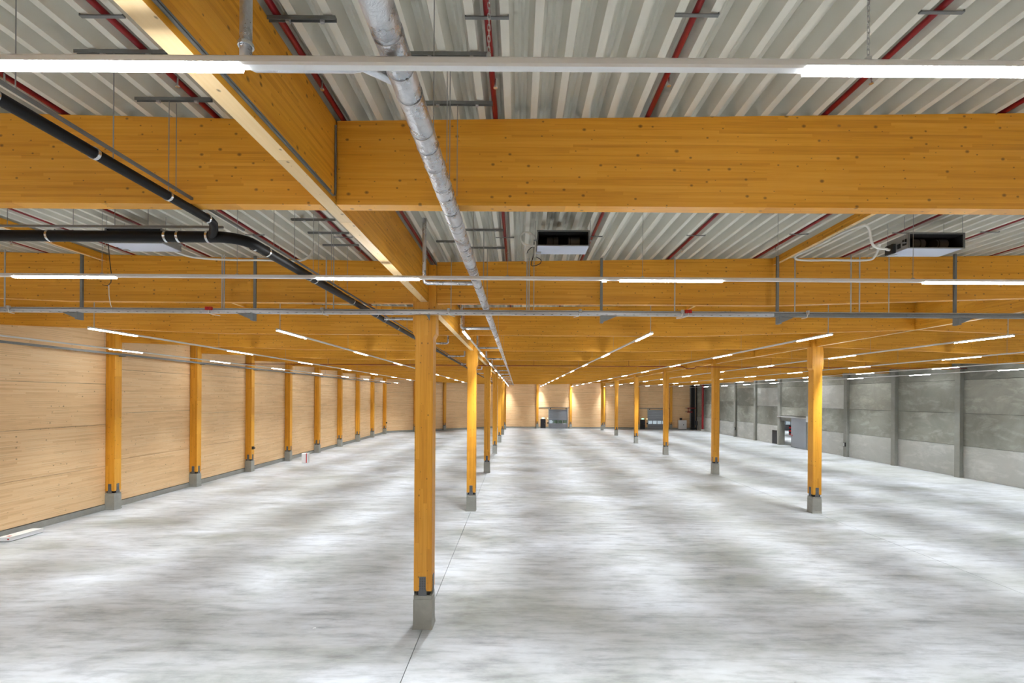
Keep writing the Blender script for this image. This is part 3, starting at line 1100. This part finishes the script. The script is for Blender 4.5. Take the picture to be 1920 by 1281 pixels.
# ------------------------------------------------------------------ silver lagged roof-drain pipe with branches
dx, dz = -.70, 6.922
dr = thing('lagged_drain_pipe', 'foil-lagged silver drain pipe with side branches beside the valley girder', 'pipe', (dx, WALL_K, dz))
part('main_pipe', MB().tube([(dx, WALL_K, dz), (dx, 5.0, dz), (dx, 7.0, dz), (dx, 7.05, dz), (dx, 20.0, dz), (dx, 20.05, dz), (dx, 28.0, dz), (dx, 28.05, dz), (dx, WALL_F - .1, dz)],
                            [.083, .083, .083, .074, .074, .066, .066, .055, .055], 20), M['foil'], dr, True)
for j in range(14):
    y = 2.80 + GRID * j
    if j == 0:
        pts = [(-1.6, y, 8.02), (-1.6, y, dz + .06), (-1.585, y, dz + .02), (-1.54, y, dz), (-.98, y, dz), (-.92, y, dz + .01), (dx - .05, y + .14, dz + .01)]
    else:
        pts = [(-1.6, y, 8.02), (-1.6, y, dz + .06), (-1.585, y, dz + .02), (-1.54, y, dz), (dx - .02, y, dz)]
    b = part('branch', MB().tube(pts, .034 if j < 2 else .038, 12), M['foil'], dr, True)
    part('collar', MB().ring((-1.6, y, dz + .12), (0, 0, 1), .036, .02, .008, 12), M['band'], b)
for i in range(46):
    y = 1.6 + i * .30 + .06 * math.sin(i * 2.3)
    rr_ = .083 if y < 7.0 else .074
    part('tape_wrap', MB().ring((dx, y, dz), (.05 * math.sin(i), 1, .10), rr_ - .001, .05, .004, 18), M['foil'], dr, True)
for i, y in enumerate([1.2, 3.4, 4.2, 6.4, 8.4, 9.4, 12.0, 14.6, 17.3, 20.0, 22.6]):
    part('hanger_rod', MB().tube([(dx + .09, y, dz - .02), (dx + .09, y, deck_z(dx))], .004, 5), M['wire'], dr)

# ------------------------------------------------------------------ black drain pipes
bp = thing('black_drain_pipe', 'black plastic drain pipe with zinc clamps crossing below the roof deck', 'pipe', (-3.33, 5.75, 6.9))
ax, az = -3.50, 6.985
part('upper_pipe', MB().tube([(ax, WALL_K, az), (ax, 5.30, az), (ax + .01, 5.42, az - .005), (ax, 5.50, az - .02), (ax - .06, 5.60, az - .05), (ax - .17, 5.74, az - .085)], .046, 14), M['black'], bp, True)
by, bz = 5.76, 6.90
bend = [(-3.62, by, bz)]
for i in range(7):
    a = i / 6 * math.radians(90)
    bend.append((-3.62 + .29 * math.sin(a), by + .29 * (1 - math.cos(a)), bz))
part('cross_pipe', MB().tube([(WALL_L + .1, by, bz), (-7, by, bz)] + bend + [(-3.33, 6.3, bz)], .066, 16), M['black'], bp, True)
part('long_pipe', MB().tube([(-3.33, 6.28, bz), (-3.33, 8.9, bz), (-3.33, 9.0, bz), (-3.33, 20, bz), (-3.33, 20.1, bz), (-3.33, 40, bz), (-3.33, 40.1, bz), (-3.33, 68.0, bz)],
                            [.064, .064, .058, .058, .05, .05, .04, .04], 16), M['black'], bp, True)
for c, axd, r in [((-5.62, by, bz), (1, 0, 0), .066), ((-4.22, by, bz), (1, 0, 0), .066), ((-4.07, by, bz), (1, 0, 0), .066), ((-3.72, by, bz), (1, 0, 0), .066),
                  ((-3.345, by + .30, bz), (0.2, 1, 0), .066), ((-3.33, 6.32, bz), (0, 1, 0), .066), ((-3.33, 7.62, bz), (0, 1, 0), .065), ((-3.33, 7.82, bz), (0, 1, 0), .065),
                  ((-3.33, 9.6, bz), (0, 1, 0), .059), ((-3.33, 11.2, bz), (0, 1, 0), .059), ((-3.33, 11.9, bz), (0, 1, 0), .059), ((-3.33, 13.2, bz), (0, 1, 0), .059), ((-3.33, 15.2, bz), (0, 1, 0), .059),
                  ((ax, 3.18, az), (0, 1, 0), .046), ((ax, 3.95, az), (0, 1, 0), .046), ((ax, 4.78, az), (0, 1, 0), .046), ((ax, 5.38, az), (0, 1, 0), .048)]:
    part('clamp_band', MB().ring(c, axd, r, .028, .006, 18), M['band'], bp, True)
rail = MB()
part('support_rail', MB().box(ax + .02, ax + .045, WALL_K, 6.05, az + .085, az + .11), M['galv_dark'], bp)
part('support_rail', MB().box(WALL_L + .1, -3.55, by - .012, by + .012, bz + .105, bz + .13), M['galv_dark'], bp)
part('support_rail', MB().box(-3.33, -3.305, 6.0, 30.0, bz + .095, bz + .12), M['galv_dark'], bp)
for y in (1.5, 2.4, 3.3, 4.1, 4.85, 5.5):
    part('hanger_rod', MB().tube([(ax + .032, y, az + .1), (ax + .032, y, deck_z(ax))], .004, 5), M['wire'], bp)
for x in (-13.0, -11.2, -9.6, -7.9, -6.14, -5.35, -4.85, -4.45, -3.8):
    part('hanger_rod', MB().tube([(x, by, bz + .12), (x, by, deck_z(x))], .004, 5), M['wire'], bp)
for y in (6.5, 7.1, 7.75, 8.5, 9.3, 11.2, 12.6, 14.3, 17.0, 19.0):
    part('hanger_rod', MB().tube([(-3.318, y, bz + .11), (-3.318, y, deck_z(-3.3))], .004, 5), M['wire'], bp)
for j in range(10):
    y = 11.75 + GRID * j
    part('branch', MB().tube([(-3.30, y, bz), (-2.55, y, bz), (-2.52, y, bz + .01), (-2.50, y, bz + .04), (-2.50, y, 7.95)], .034, 10), M['foil'], bp, True)

# mounting channels fixed under the deck, rods down to the pipes
chan = [(-3.80, -3.02, 4.10, -3.47), (-3.80, -3.05, 4.75, -3.47), (-1.95, -1.42, 3.70, None), (-.99, -.27, 4.10, -.62), (-1.05, -.27, 4.78, -.62),
        (-3.78, -3.05, 7.96, -3.32), (-3.78, -3.05, 8.60, -3.32), (-3.80, -3.1, 9.30, -3.32), (-.99, -.27, 8.40, -.62), (-1.0, -.27, 9.40, -.62),
        (-1.55, -1.0, 9.0, None)]
names = {-3.47: 'over the upper black pipe', -.62: 'over the silver lagged pipe', -3.32: 'over the long black pipe', None: 'beside the valley girder'}
seen = {}
for x0, x1, y, rod in chan:
    z = min(deck_z(x0), deck_z(x1)) - .03
    key = (rod, y > 6)
    seen[key] = seen.get(key, 0) + 1
    t = thing('mounting_channel', 'slotted steel channel %s, %s %s the first cross beam' % (names[rod], ORD[seen[key] - 1], 'past' if y > 6 else 'before'),
              'channel', ((x0 + x1) / 2, y, z))
    c = MB().prism([(y - .018, z), (y - .018, z + .03), (y + .018, z + .03), (y + .018, z), (y + .013, z), (y + .013, z + .026), (y - .013, z + .026), (y - .013, z)], 'x', x0, x1)
    part('channel', c, M['galv_dark'], t)
    for f in (.3, .8):
        xx = x0 + (x1 - x0) * f
        part('bolt', MB().box(xx - .014, xx + .014, y - .014, y + .014, z - .016, z + .03), M['galv'], t)
    if rod is not None:
        part('rod', MB().tube([(rod, y, z), (rod, y, 7.0)], .004, 5), M['wire'], t)

# ------------------------------------------------------------------ red sprinkler pipes in the deck troughs
PK = [-37, -30, -24, -17, -11, -6, 0, 6, 13, 20, 27, 33, 39]
for i, k in enumerate(PK):
    x = ROW_A + 7.5 * PITCH + PITCH * (k - 1)
    z = deck_z(x) + .031
    rel = i - 6
    if rel == 0:
        nm = 'nearest the silver lagged pipe'
    elif rel > 0:
        nm = '%s beyond the lagged pipe towards the ridge girder' % ORD[rel - 1]
    else:
        nm = '%s beyond the lagged pipe towards the timber wall' % ORD[-rel - 1]
    t = thing('sprinkler_pipe', 'red sprinkler pipe in the deck, %s' % nm, 'pipe', (x, 0, z), 'red sprinkler pipes')
    part('pipe', MB().tube([(x, WALL_K, z), (x, WALL_F - .3 if x > KINK[0] else CORNER[1] + (x - CORNER[0]) / (KINK[0] - CORNER[0]) * (KINK[1] - CORNER[1]) - .4, z)], .027, 10), M['red'], t, True)
    for y in (-1.5, 3.72, 8.85):
        zd = deck_z(x) - .012
        if abs(x - ROW_A) < .35:
            continue
        b = MB().box(x - .17, x + .17, y - .015, y + .015, zd - .004, zd + .004)
        b.box(x - .17, x - .162, y - .015, y + .015, zd, zd + .06).box(x + .162, x + .17, y - .015, y + .015, zd, zd + .06)
        part('bracket', b, M['galv_dark'], t)
    for y in (4.5, 9.7):
        part('sprinkler_head', MB().tube([(x + .03, y, z), (x + .03, y, z - .07), (x + .03, y, z - .075), (x + .03, y, z - .085)], [.008, .008, .02, .02], 8), M['band'], t)

# sprinkler main crossing below the beams
sm = thing('sprinkler_main', 'dark red sprinkler main crossing below the beams far down the hall', 'pipe', (0, 30.36, 7.0))
part('pipe', MB().tube([(WALL_L + .2, 30.36, 7.0), (10.4, 30.36, 7.0), (10.5, 30.36, 6.965), (10.6, 30.36, 6.89), (10.7, 30.36, 6.87), (11.05, 30.36, 6.87), (11.15, 30.36, 6.90), (11.25, 30.36, 7.0), (WALL_R - .3, 30.36, 7.0)], .022, 10), M['red'], sm, True)
for x in (-12, -6, 1, 7, 16, 22):
    part('hanger_rod', MB().tube([(x, 30.36, 7.02), (x, 30.36, deck_z(x))], .01, 5), M['red'], sm)

# ------------------------------------------------------------------ cable tray with cantilever hangers
ty, tz = 10.12, 6.73
tr = thing('cable_tray', 'galvanised cable tray crossing the hall in front of the first columns', 'cable tray', (0, ty, tz))
secs = [-16.8 + 2.77 * i for i in range(12)]
for i in range(len(secs) - 1):
    a, b = secs[i] + .003, secs[i + 1] - .003
    mat = M['galv'] if b < 6.5 else M['galv_dark']
    s = MB()
    s.prism([(ty - .07, tz), (ty - .07, tz + .062), (ty - .062, tz + .062), (ty - .062, tz + .006), (ty + .062, tz + .006), (ty + .062, tz + .062), (ty + .07, tz + .062), (ty + .07, tz)], 'x', a, b)
    p = part('tray_section', s, mat, tr)
    if mat is M['galv']:
        sl = MB()
        for j in range(int((b - a) / .19)):
            xx = a + .1 + j * .19
            sl.box(xx, xx + .045, ty - .0712, ty - .069, tz + .006, tz + .013)
        part('slot_row', sl, M['shadow_gap'], p)
part('conduit', MB().tube([(secs[0], ty - .03, tz + .085), (secs[-1], ty - .03, tz + .085)], .018, 10), M['galv'], tr, True)
part('cover_strip', MB().box(secs[0], secs[-1], ty - .015, ty + .05, tz + .03, tz + .075), M['galv_dark'], tr)
for i, xx in enumerate([-13.0, -9.28, -5.6, -1.9, 1.76, 5.5, 9.27, 12.6]):
    if xx == -1.9:
        g = MB().prism([(xx - .04, tz), (xx + .04, tz), (xx + .025, tz - .12)], 'y', ty - .03, ty + .03)
        part('cantilever_bracket', g, M['galv_dark'], tr)
        continue
    w = .026
    p = part('hanger_post', MB().prism([(xx - w, ty + .06), (xx + w, ty + .06), (xx + w, ty + .10), (xx + w - .012, ty + .10), (xx + w - .012, ty + .072), (xx - w + .012, ty + .072), (xx - w + .012, ty + .10), (xx - w, ty + .10)], 'z', tz - .15, deck_z(xx) - .02),
             M['galv_dark'], tr)
    s = -1 if xx < 0 else 1
    part('cantilever_bracket', MB().prism([(xx + w, tz - .15), (xx - w, tz - .15), (xx - w, tz), (xx + w, tz)] , 'y', ty - .05, ty + .06), M['galv_dark'], p)
    part('gusset', MB().prism([(xx + s * w, tz - .13), (xx + s * w, tz - .005), (xx + s * .32, tz - .005)] if s > 0 else [(xx + s * w, tz - .13), (xx + s * .32, tz - .005), (xx + s * w, tz - .005)], 'y', ty - .02, ty + .02), M['galv_dark'], p)
for i, px in enumerate((10, 417, 421, 612, 626, 846, 988, 992, 1001, 1265, 1490, 1595, 1611, 1666)):
    xx = (px - VPX - 1.4) / F * (ty + .05)
    t = solo('conduit_drop', MB().tube([(xx, ty + .04, tz + .05), (xx, ty + .04, deck_z(xx) - (.02 if px not in (846,) else .0))], .013 if px not in (846, 1001, 1666) else .009, 8), M['galv'],
             'thin steel conduit dropping to the cable tray, %s from the timber wall' % ORD[i], 'conduit', (xx, ty, tz), 'conduits down to the cable tray', True)
for i, px in enumerate((396, 1288)):
    xx = (px - VPX - 1) / F * ty
    t = thing('junction_box', 'small red twin junction box on the cable tray %s' % ('towards the timber wall' if i == 0 else 'in the middle bay'), 'junction box', (xx, ty - .1, tz + .09))
    part('case', MB().bevel_box(xx - .07, xx - .005, ty - .11, ty - .05, tz + .05, tz + .12, .008), M['bright_red'], t)
    part('case', MB().bevel_box(xx + .005, xx + .07, ty - .11, ty - .05, tz + .05, tz + .12, .008), M['bright_red'], t)
    s = 1 if i == 0 else -1
    part('cable_tail', MB().tube([(xx, ty - .1, tz + .05), (xx + s * .02, ty - .12, tz - .02), (xx + s * .12, ty - .12, tz - .05), (xx + s * .25, ty - .1, tz - .07)], .008, 6), M['hose'], t)
for i, px in enumerate((24, 607, 842, 1087, 1277, 1510)):
    xx = (px - VPX - 1) / F * ty
    t = thing('sensor', 'small pale sensor with stub cable on the cable tray, %s from the timber wall' % ORD[i], 'sensor', (xx, ty - .1, tz + .08))
    part('case', MB().tube([(xx, ty - .09, tz + .04), (xx, ty - .09, tz + .115)], .035, 10), M['plug'], t)
    s = 1 if i < 3 else -1
    part('stub_cable', MB().tube([(xx, ty - .09, tz + .05), (xx + s * .03, ty - .11, tz - .03), (xx + s * .14, ty - .1, tz - .055)], .007, 6), M['hose'], t)

# dangling cable from the ducted unit in the timber wall bay
solo('dangling_cable', MB().tube([at(203, 452, 9.2), at(204, 470, 9.2), at(207, 500, 9.2), at(209, 515, 9.2), at(208, 530, 9.2), at(202, 536, 9.2), at(192, 534, 9.2)], .007, 6), M['cable'],
     'thin black cable dangling from the ducted unit near the timber wall', 'cable', at(203, 452, 9.2))
solo('dangling_cable', MB().tube([at(204, 535, 9.2), at(204.5, 555, 9.2), at(207, 570, 9.2), at(209, 576, 9.2)], .007, 6), M['hose'],
     'thin white cable end hanging below the black one', 'cable', at(204, 535, 9.2))

# ------------------------------------------------------------------ ducted fan units


def fan_unit(x0, x1, label):
    y0, y1, z0, z1 = 8.0, 8.48, 7.53, 7.78
    t = thing('ducted_fan_unit', label, 'air unit', ((x0 + x1) / 2, y0, z0), 'ducted fan units under the deck')
    part('underside', MB().box(x0, x1, y0, y1, z0, z0 + .012), M['unit'], t)
    part('housing', MB().box(x0, x0 + .01, y0, y1, z0 + .012, z1).box(x1 - .01, x1, y0, y1, z0 + .012, z1).box(x0 + .01, x1 - .01, y0, y1, z1 - .01, z1).box(x0 + .01, x1 - .01, y1 - .01, y1, z0 + .012, z1 - .01), M['unit_side'], t)
    part('interior', MB().box(x0 + .012, x1 - .012, y1 - .08, y1 - .012, z0 + .014, z1 - .012)
         .box(x0 + .011, x0 + .016, y0 + .01, y1 - .08, z0 + .014, z1 - .012).box(x1 - .016, x1 - .011, y0 + .01, y1 - .08, z0 + .014, z1 - .012)
         .box(x0 + .016, x1 - .016, y0 + .01, y1 - .08, z1 - .016, z1 - .012).box(x0 + .016, x1 - .016, y0 + .01, y1 - .08, z0 + .013, z0 + .018), M['void'], t)
    w = x1 - x0
    for f in (.30, .72):
        cx = x0 + w * f
        d = part('fan_drum', MB().tube([(cx - .09, y0 + .2, (z0 + z1) / 2 - .01), (cx + .1, y0 + .2, (z0 + z1) / 2 - .01)], .095, 18), M['drum'], t, True)
        part('drum_rib', MB().ring((cx + (.01 if f < .5 else -.06), y0 + .2, (z0 + z1) / 2 - .01), (1, 0, 0), .096, .008, .006, 18), M['void'], d)
    fr = MB().box(x0 - .01, x1 + .01, y0 - .012, y0, z0 - .006, z0 + .012).box(x0 - .01, x1 + .01, y0 - .012, y0, z1 - .008, z1 + .008)
    fr.box(x0 - .01, x0 + .008, y0 - .012, y0, z0 + .012, z1 - .008).box(x1 - .008, x1 + .01, y0 - .012, y0, z0 + .012, z1 - .008)
    part('flange', fr, M['galv_dark'], t)
    part('rating_plate', MB().box(x0 - .02, x0 + .08, y1 - .14, y1 - .06, z0 - .006, z0), M['unit_side'], t)
    for hx in (x0 - .03, x1 + .03):
        for hy in (y0 + .06, y1 - .06):
            part('hanger_rod', MB().tube([(hx, hy, z0 + .1), (hx, hy, deck_z(hx))], .004, 5).box(hx - .03, hx + .03, hy - .02, hy + .02, z0 + .1, z0 + .11), M['wire'], t)
    s = x0
    part('terminal_box', MB().box(s - .05, s, y0 + .28, y1 - .02, z0, z0 + .16), M['steel_dark'], t)
    part('side_port', MB().box(s - .006, s, y0 + .05, y0 + .13, z0 + .07, z0 + .17), M['void'], t)
    part('side_port', MB().box(s - .006, s, y0 + .17, y0 + .24, z0 + .05, z0 + .13), M['void'], t)
    return t


fan_unit(.31, 1.17, 'ducted fan unit hung under the deck beside the silver lagged pipe')
fan_unit(6.50, 7.42, 'ducted fan unit hung under the deck with a long white hose looped before it')
fan_unit(-6.89, -5.96, 'ducted fan unit hung behind the black cross pipe')


def hose(pts, r, label, mat='hose', cat='hose', smooth_steps=3):
    P = [Vector(p) for p in pts]
    out = []
    for i in range(len(P) - 1):
        p0, p1, p2, p3 = P[max(i - 1, 0)], P[i], P[i + 1], P[min(i + 2, len(P) - 1)]
        for s in range(smooth_steps):
            t = s / smooth_steps
            out.append(0.5 * ((2 * p1) + (-p0 + p2) * t + (2 * p0 - 5 * p1 + 4 * p2 - p3) * t * t + (-p0 + 3 * p1 - 3 * p2 + p3) * t ** 3))
    out.append(P[-1])
    return solo('flexible_hose' if cat == 'hose' else 'flexible_cable', MB().tube(out, r, 8), M[mat], label, cat, tuple(P[0]), None, True)


hose([(6.49, 8.36, 7.62), (6.43, 8.34, 7.60), at(1660, 467, 8.25), at(1650, 466, 8.1), at(1637, 460, 7.95), at(1632, 445, 7.9), at(1630, 430, 7.85), at(1622, 422, 7.82), at(1612, 424, 7.85), at(1590, 432, 8.0), at(1567, 443, 8.3),
      at(1545, 455, 8.6), at(1516, 469, 9.0), at(1500, 476, 9.2), at(1490, 482, 9.3), at(1496, 487, 9.4), at(1520, 488.5, 9.4), at(1560, 488, 9.3), at(1600, 488.5, 9.2), at(1632, 487, 9.0), at(1642, 478, 8.8), at(1648, 463, 8.6), at(1650, 456, 8.5)],
     .021, 'long white hose looping away from the ducted fan unit past the purlin')
hose([at(1002, 482, 8.22), at(1004, 462, 8.22), at(1003, 448, 8.22), at(995, 438, 8.22), at(984, 436, 8.22), at(977, 442, 8.22), at(979, 454, 8.22), at(988, 460, 8.22), at(1003, 461, 8.22), at(1006, 462, 8.42)], .017,
     'white hose curled beside the fan unit near the silver pipe')
hose([at(986, 490, 8.22), at(986, 475, 8.22), at(988, 460, 8.22)], .018, 'short straight white hose stub below the curled one')
hose([at(985, 487, 8.22), at(990, 470, 8.22), at(1003, 462, 8.22), at(1000, 480, 8.22), at(996, 497, 8.22), at(1004, 498, 8.22), at(1013, 494, 8.22), at(1014, 487, 8.22), at(1005, 482, 8.22)], .007,
     'black cable loop hanging beside the fan unit near the silver pipe', 'cable', 'cable')
hose([at(322, 469, 8.5), at(340, 476, 8.55), at(360, 482, 8.6), at(400, 486, 8.6), at(450, 488, 8.6), at(500, 488, 8.6), at(545, 490, 8.6), at(567, 488, 8.6), at(580, 481, 8.7), at(587, 470, 8.8), at(592, 457, 8.9)],
     .019, 'white hose sagging from the fan unit behind the long black pipe')

# cable along the valley girder
gx = ROW_A + .085
solo('girder_cable', MB().tube([(gx, WALL_K, 7.085), (gx, 4.98, 7.085), (gx, 5.04, 7.11), (gx, 5.05, 7.15), (gx, 5.05, 7.85)], .011, 6).tube([(gx, WALL_K, 7.11), (gx, 4.93, 7.11)], .008, 6), M['galv_dark'],
     'twin grey cables clipped along the lower edge of the valley girder', 'cable', (gx, 0, 7.1))

# conduit along the timber side wall below the light row
t = thing('wall_conduit', 'dark grey conduit running along the posts of the timber side wall', 'conduit', (-17.2, 20, 6.73))
part('conduit', MB().box(-17.25, -17.15, 4, 64.8, 6.70, 6.78), M['galv_dark'], t)
for y in vis:
    part('bracket', MB().box(-17.4, -17.14, y - .04, y + .04, 6.66, 6.70), M['galv_dark'], t)

# ------------------------------------------------------------------ plant in the far right corner
cy = WALL_F - .9
sc_ = thing('steel_corner_column', 'dark grey steel column in the corner by the red pipes', 'column', (28.0, WALL_F - .3, 0))
part('web', MB().box(27.7, 28.35, WALL_F - .32, WALL_F - .26, 0, 8.0), M['steel_dark'], sc_)
part('flange', MB().box(27.66, 27.72, WALL_F - .5, WALL_F - .08, 0, 8.0), M['galv_dark'], sc_)
part('flange', MB().box(28.33, 28.39, WALL_F - .5, WALL_F - .08, 0, 8.0), M['galv_dark'], sc_)
rr = thing('red_riser_pipe', 'thick red riser pipe standing in the corner by the concrete wall', 'pipe', (28.2, 73.2, 0))
part('pipe', MB().tube([(28.2, 73.2, .3), (28.2, 73.2, 7.9)], .16, 14), M['red'], rr, True)
for z in (.8, 2.4, 4.0, 5.6, 7.0):
    part('coupling', MB().ring((28.2, 73.2, z), (0, 0, 1), .16, .14, .03, 14), M['red'], rr)
part('base_block', MB().box(27.92, 28.42, 72.9, 73.5, 0, .3), M['plinth'], rr)
br = thing('black_riser_pipe', 'slim black riser pipe next to the red one', 'pipe', (27.9, 74.95, 0))
part('pipe', MB().tube([(27.9, 74.95, .1), (27.9, 74.95, 7.9)], .09, 12), M['black'], br, True)
part('elbow', MB().tube([(27.9, 74.95, .35), (27.6, 74.95, .3), (27.0, 74.95, .3)], .13, 10), M['black'], br, True)
part('valve', MB().tube([(27.9, 74.95, .8), (27.9, 74.95, 1.5)], .2, 12), M['black_paint'], br, True)
vb = thing('valve_frame', 'red valve pipework on the wall above the pale cabinet', 'pipework', (27.2, 75.6, 2.6))
part('header', MB().tube([(26.7, 75.6, 3.45), (28.0, 75.6, 3.45)], .07, 8), M['red'], vb, True)
part('pipe', MB().tube([(26.85, 75.6, 3.5), (26.85, 75.6, 2.9)], .05, 8), M['red'], vb, True)
part('pipe', MB().tube([(27.15, 75.6, 3.45), (27.15, 75.6, 1.6)], .05, 8), M['galv_dark'], vb, True)
for z in (3.45, 2.85):
    part('bracket', MB().box(27.0, 27.1, 75.6, WALL_F - .02, z - .04, z + .04), M['galv_dark'], vb)
part('valve', MB().tube([(26.7, 75.6, 2.85), (27.5, 75.6, 2.85)], .09, 8), M['red'], vb, True)
cb = thing('control_cabinet', 'pale grey control cabinet against the end wall by the red pipes', 'cabinet', (26.4, WALL_F - .4, 0))
part('body', MB().box(25.75, 27.0, WALL_F - .6, WALL_F - .03, .06, 1.5), M['white'], cb)
dd = part('cabinet_door', MB().box(25.8, 26.95, WALL_F - .62, WALL_F - .6, .1, 1.46), M['white'], cb)
part('door_handle', MB().box(26.45, 26.55, WALL_F - .64, WALL_F - .62, .7, .85), M['cable'], dd)
part('top_valve', MB().box(26.0, 26.3, WALL_F - .5, WALL_F - .2, 1.5, 1.85), M['steel_dark'], cb)
part('foot_frame', MB().box(25.8, 26.95, WALL_F - .58, WALL_F - .08, 0, .06), M['steel_dark'], cb)
cm = thing('wall_camera', 'tiny black camera high on the end wall', 'camera', (22.5, WALL_F - .3, 7.0))
part('body', MB().tube([(22.6, WALL_F - .35, 7.05), (22.6, WALL_F - .1, 7.1)], .09, 10), M['cable'], cm)
part('bracket', MB().box(22.55, 22.65, WALL_F - .15, WALL_F - .02, 7.05, 7.25), M['cable'], cm)

# ------------------------------------------------------------------ loose things
pk = thing('board_pack', 'low pale wrapped board pack on the floor by the timber wall', 'board pack', (-17.3, 16.7, 0))
part('boards', MB().box(-17.5, -17.12, 16.2, 17.35, .02, .15), M['paper'], pk)
part('wrapping', MB().box(-17.51, -17.11, 16.25, 17.3, .15, .156), M['hose'], pk)
part('label_patch', MB().box(-17.2, -17.14, 16.194, 16.2, .07, .11), M['bright_red'], pk, label='red label')
part('label_patch', MB().box(-17.34, -17.24, 16.3, 16.4, .156, .16), M['bright_red'], pk, label='red label')
wb = thing('upright_box', 'white upright box with a red edge standing on the floor near the timber wall', 'box', (-15.9, 35.9, 0))
part('body', MB().box(-16.1, -15.78, 35.8, 36.05, 0, .70), M['paper'], wb)
part('red_edge', MB().box(-15.78, -15.72, 35.79, 36.05, 0, .70), M['bright_red'], wb, label='red edge strip')
part('side_panel', MB().box(-15.72, -15.62, 35.82, 36.05, 0, .70), M['paper'], wb)
for i, (px, py) in enumerate(((592, 1181), (1030, 965))):
    v = -(py - VPY)
    y = 5 * F / -v
    x = (px - VPX) * y / F
    solo('paper_scrap', MB().loft([[(x - .03, y - .02, .002), (x + .035, y - .015, .002), (x + .03, y + .03, .002), (x - .02, y + .025, .002)],
                                   [(x - .028, y - .018, .008), (x + .03, y - .012, .012), (x + .028, y + .026, .010), (x - .018, y + .022, .006)]]), M['paper'],
         'small white paper scrap on the floor of the %s bay' % ('timber wall' if i == 0 else 'middle'), 'scrap', (x, y, 0))
for i, (y, z) in enumerate(((vis[2] if False else 31.6, 1.55), (63.6, 1.5))):
    t = thing('socket_outlet', 'small black outlet on a post of the timber wall, %s' % ('halfway down the hall' if i == 0 else 'in the far corner'), 'socket', (-17.4, y, z))
    part('case', MB().box(-17.43, -17.33, y - .12, y + .02, z - .09, z + .1), M['cable'], t)
    part('plug', MB().tube([(-17.33, y - .06, z), (-17.24, y - .06, z)], .035, 8), M['cable'], t)
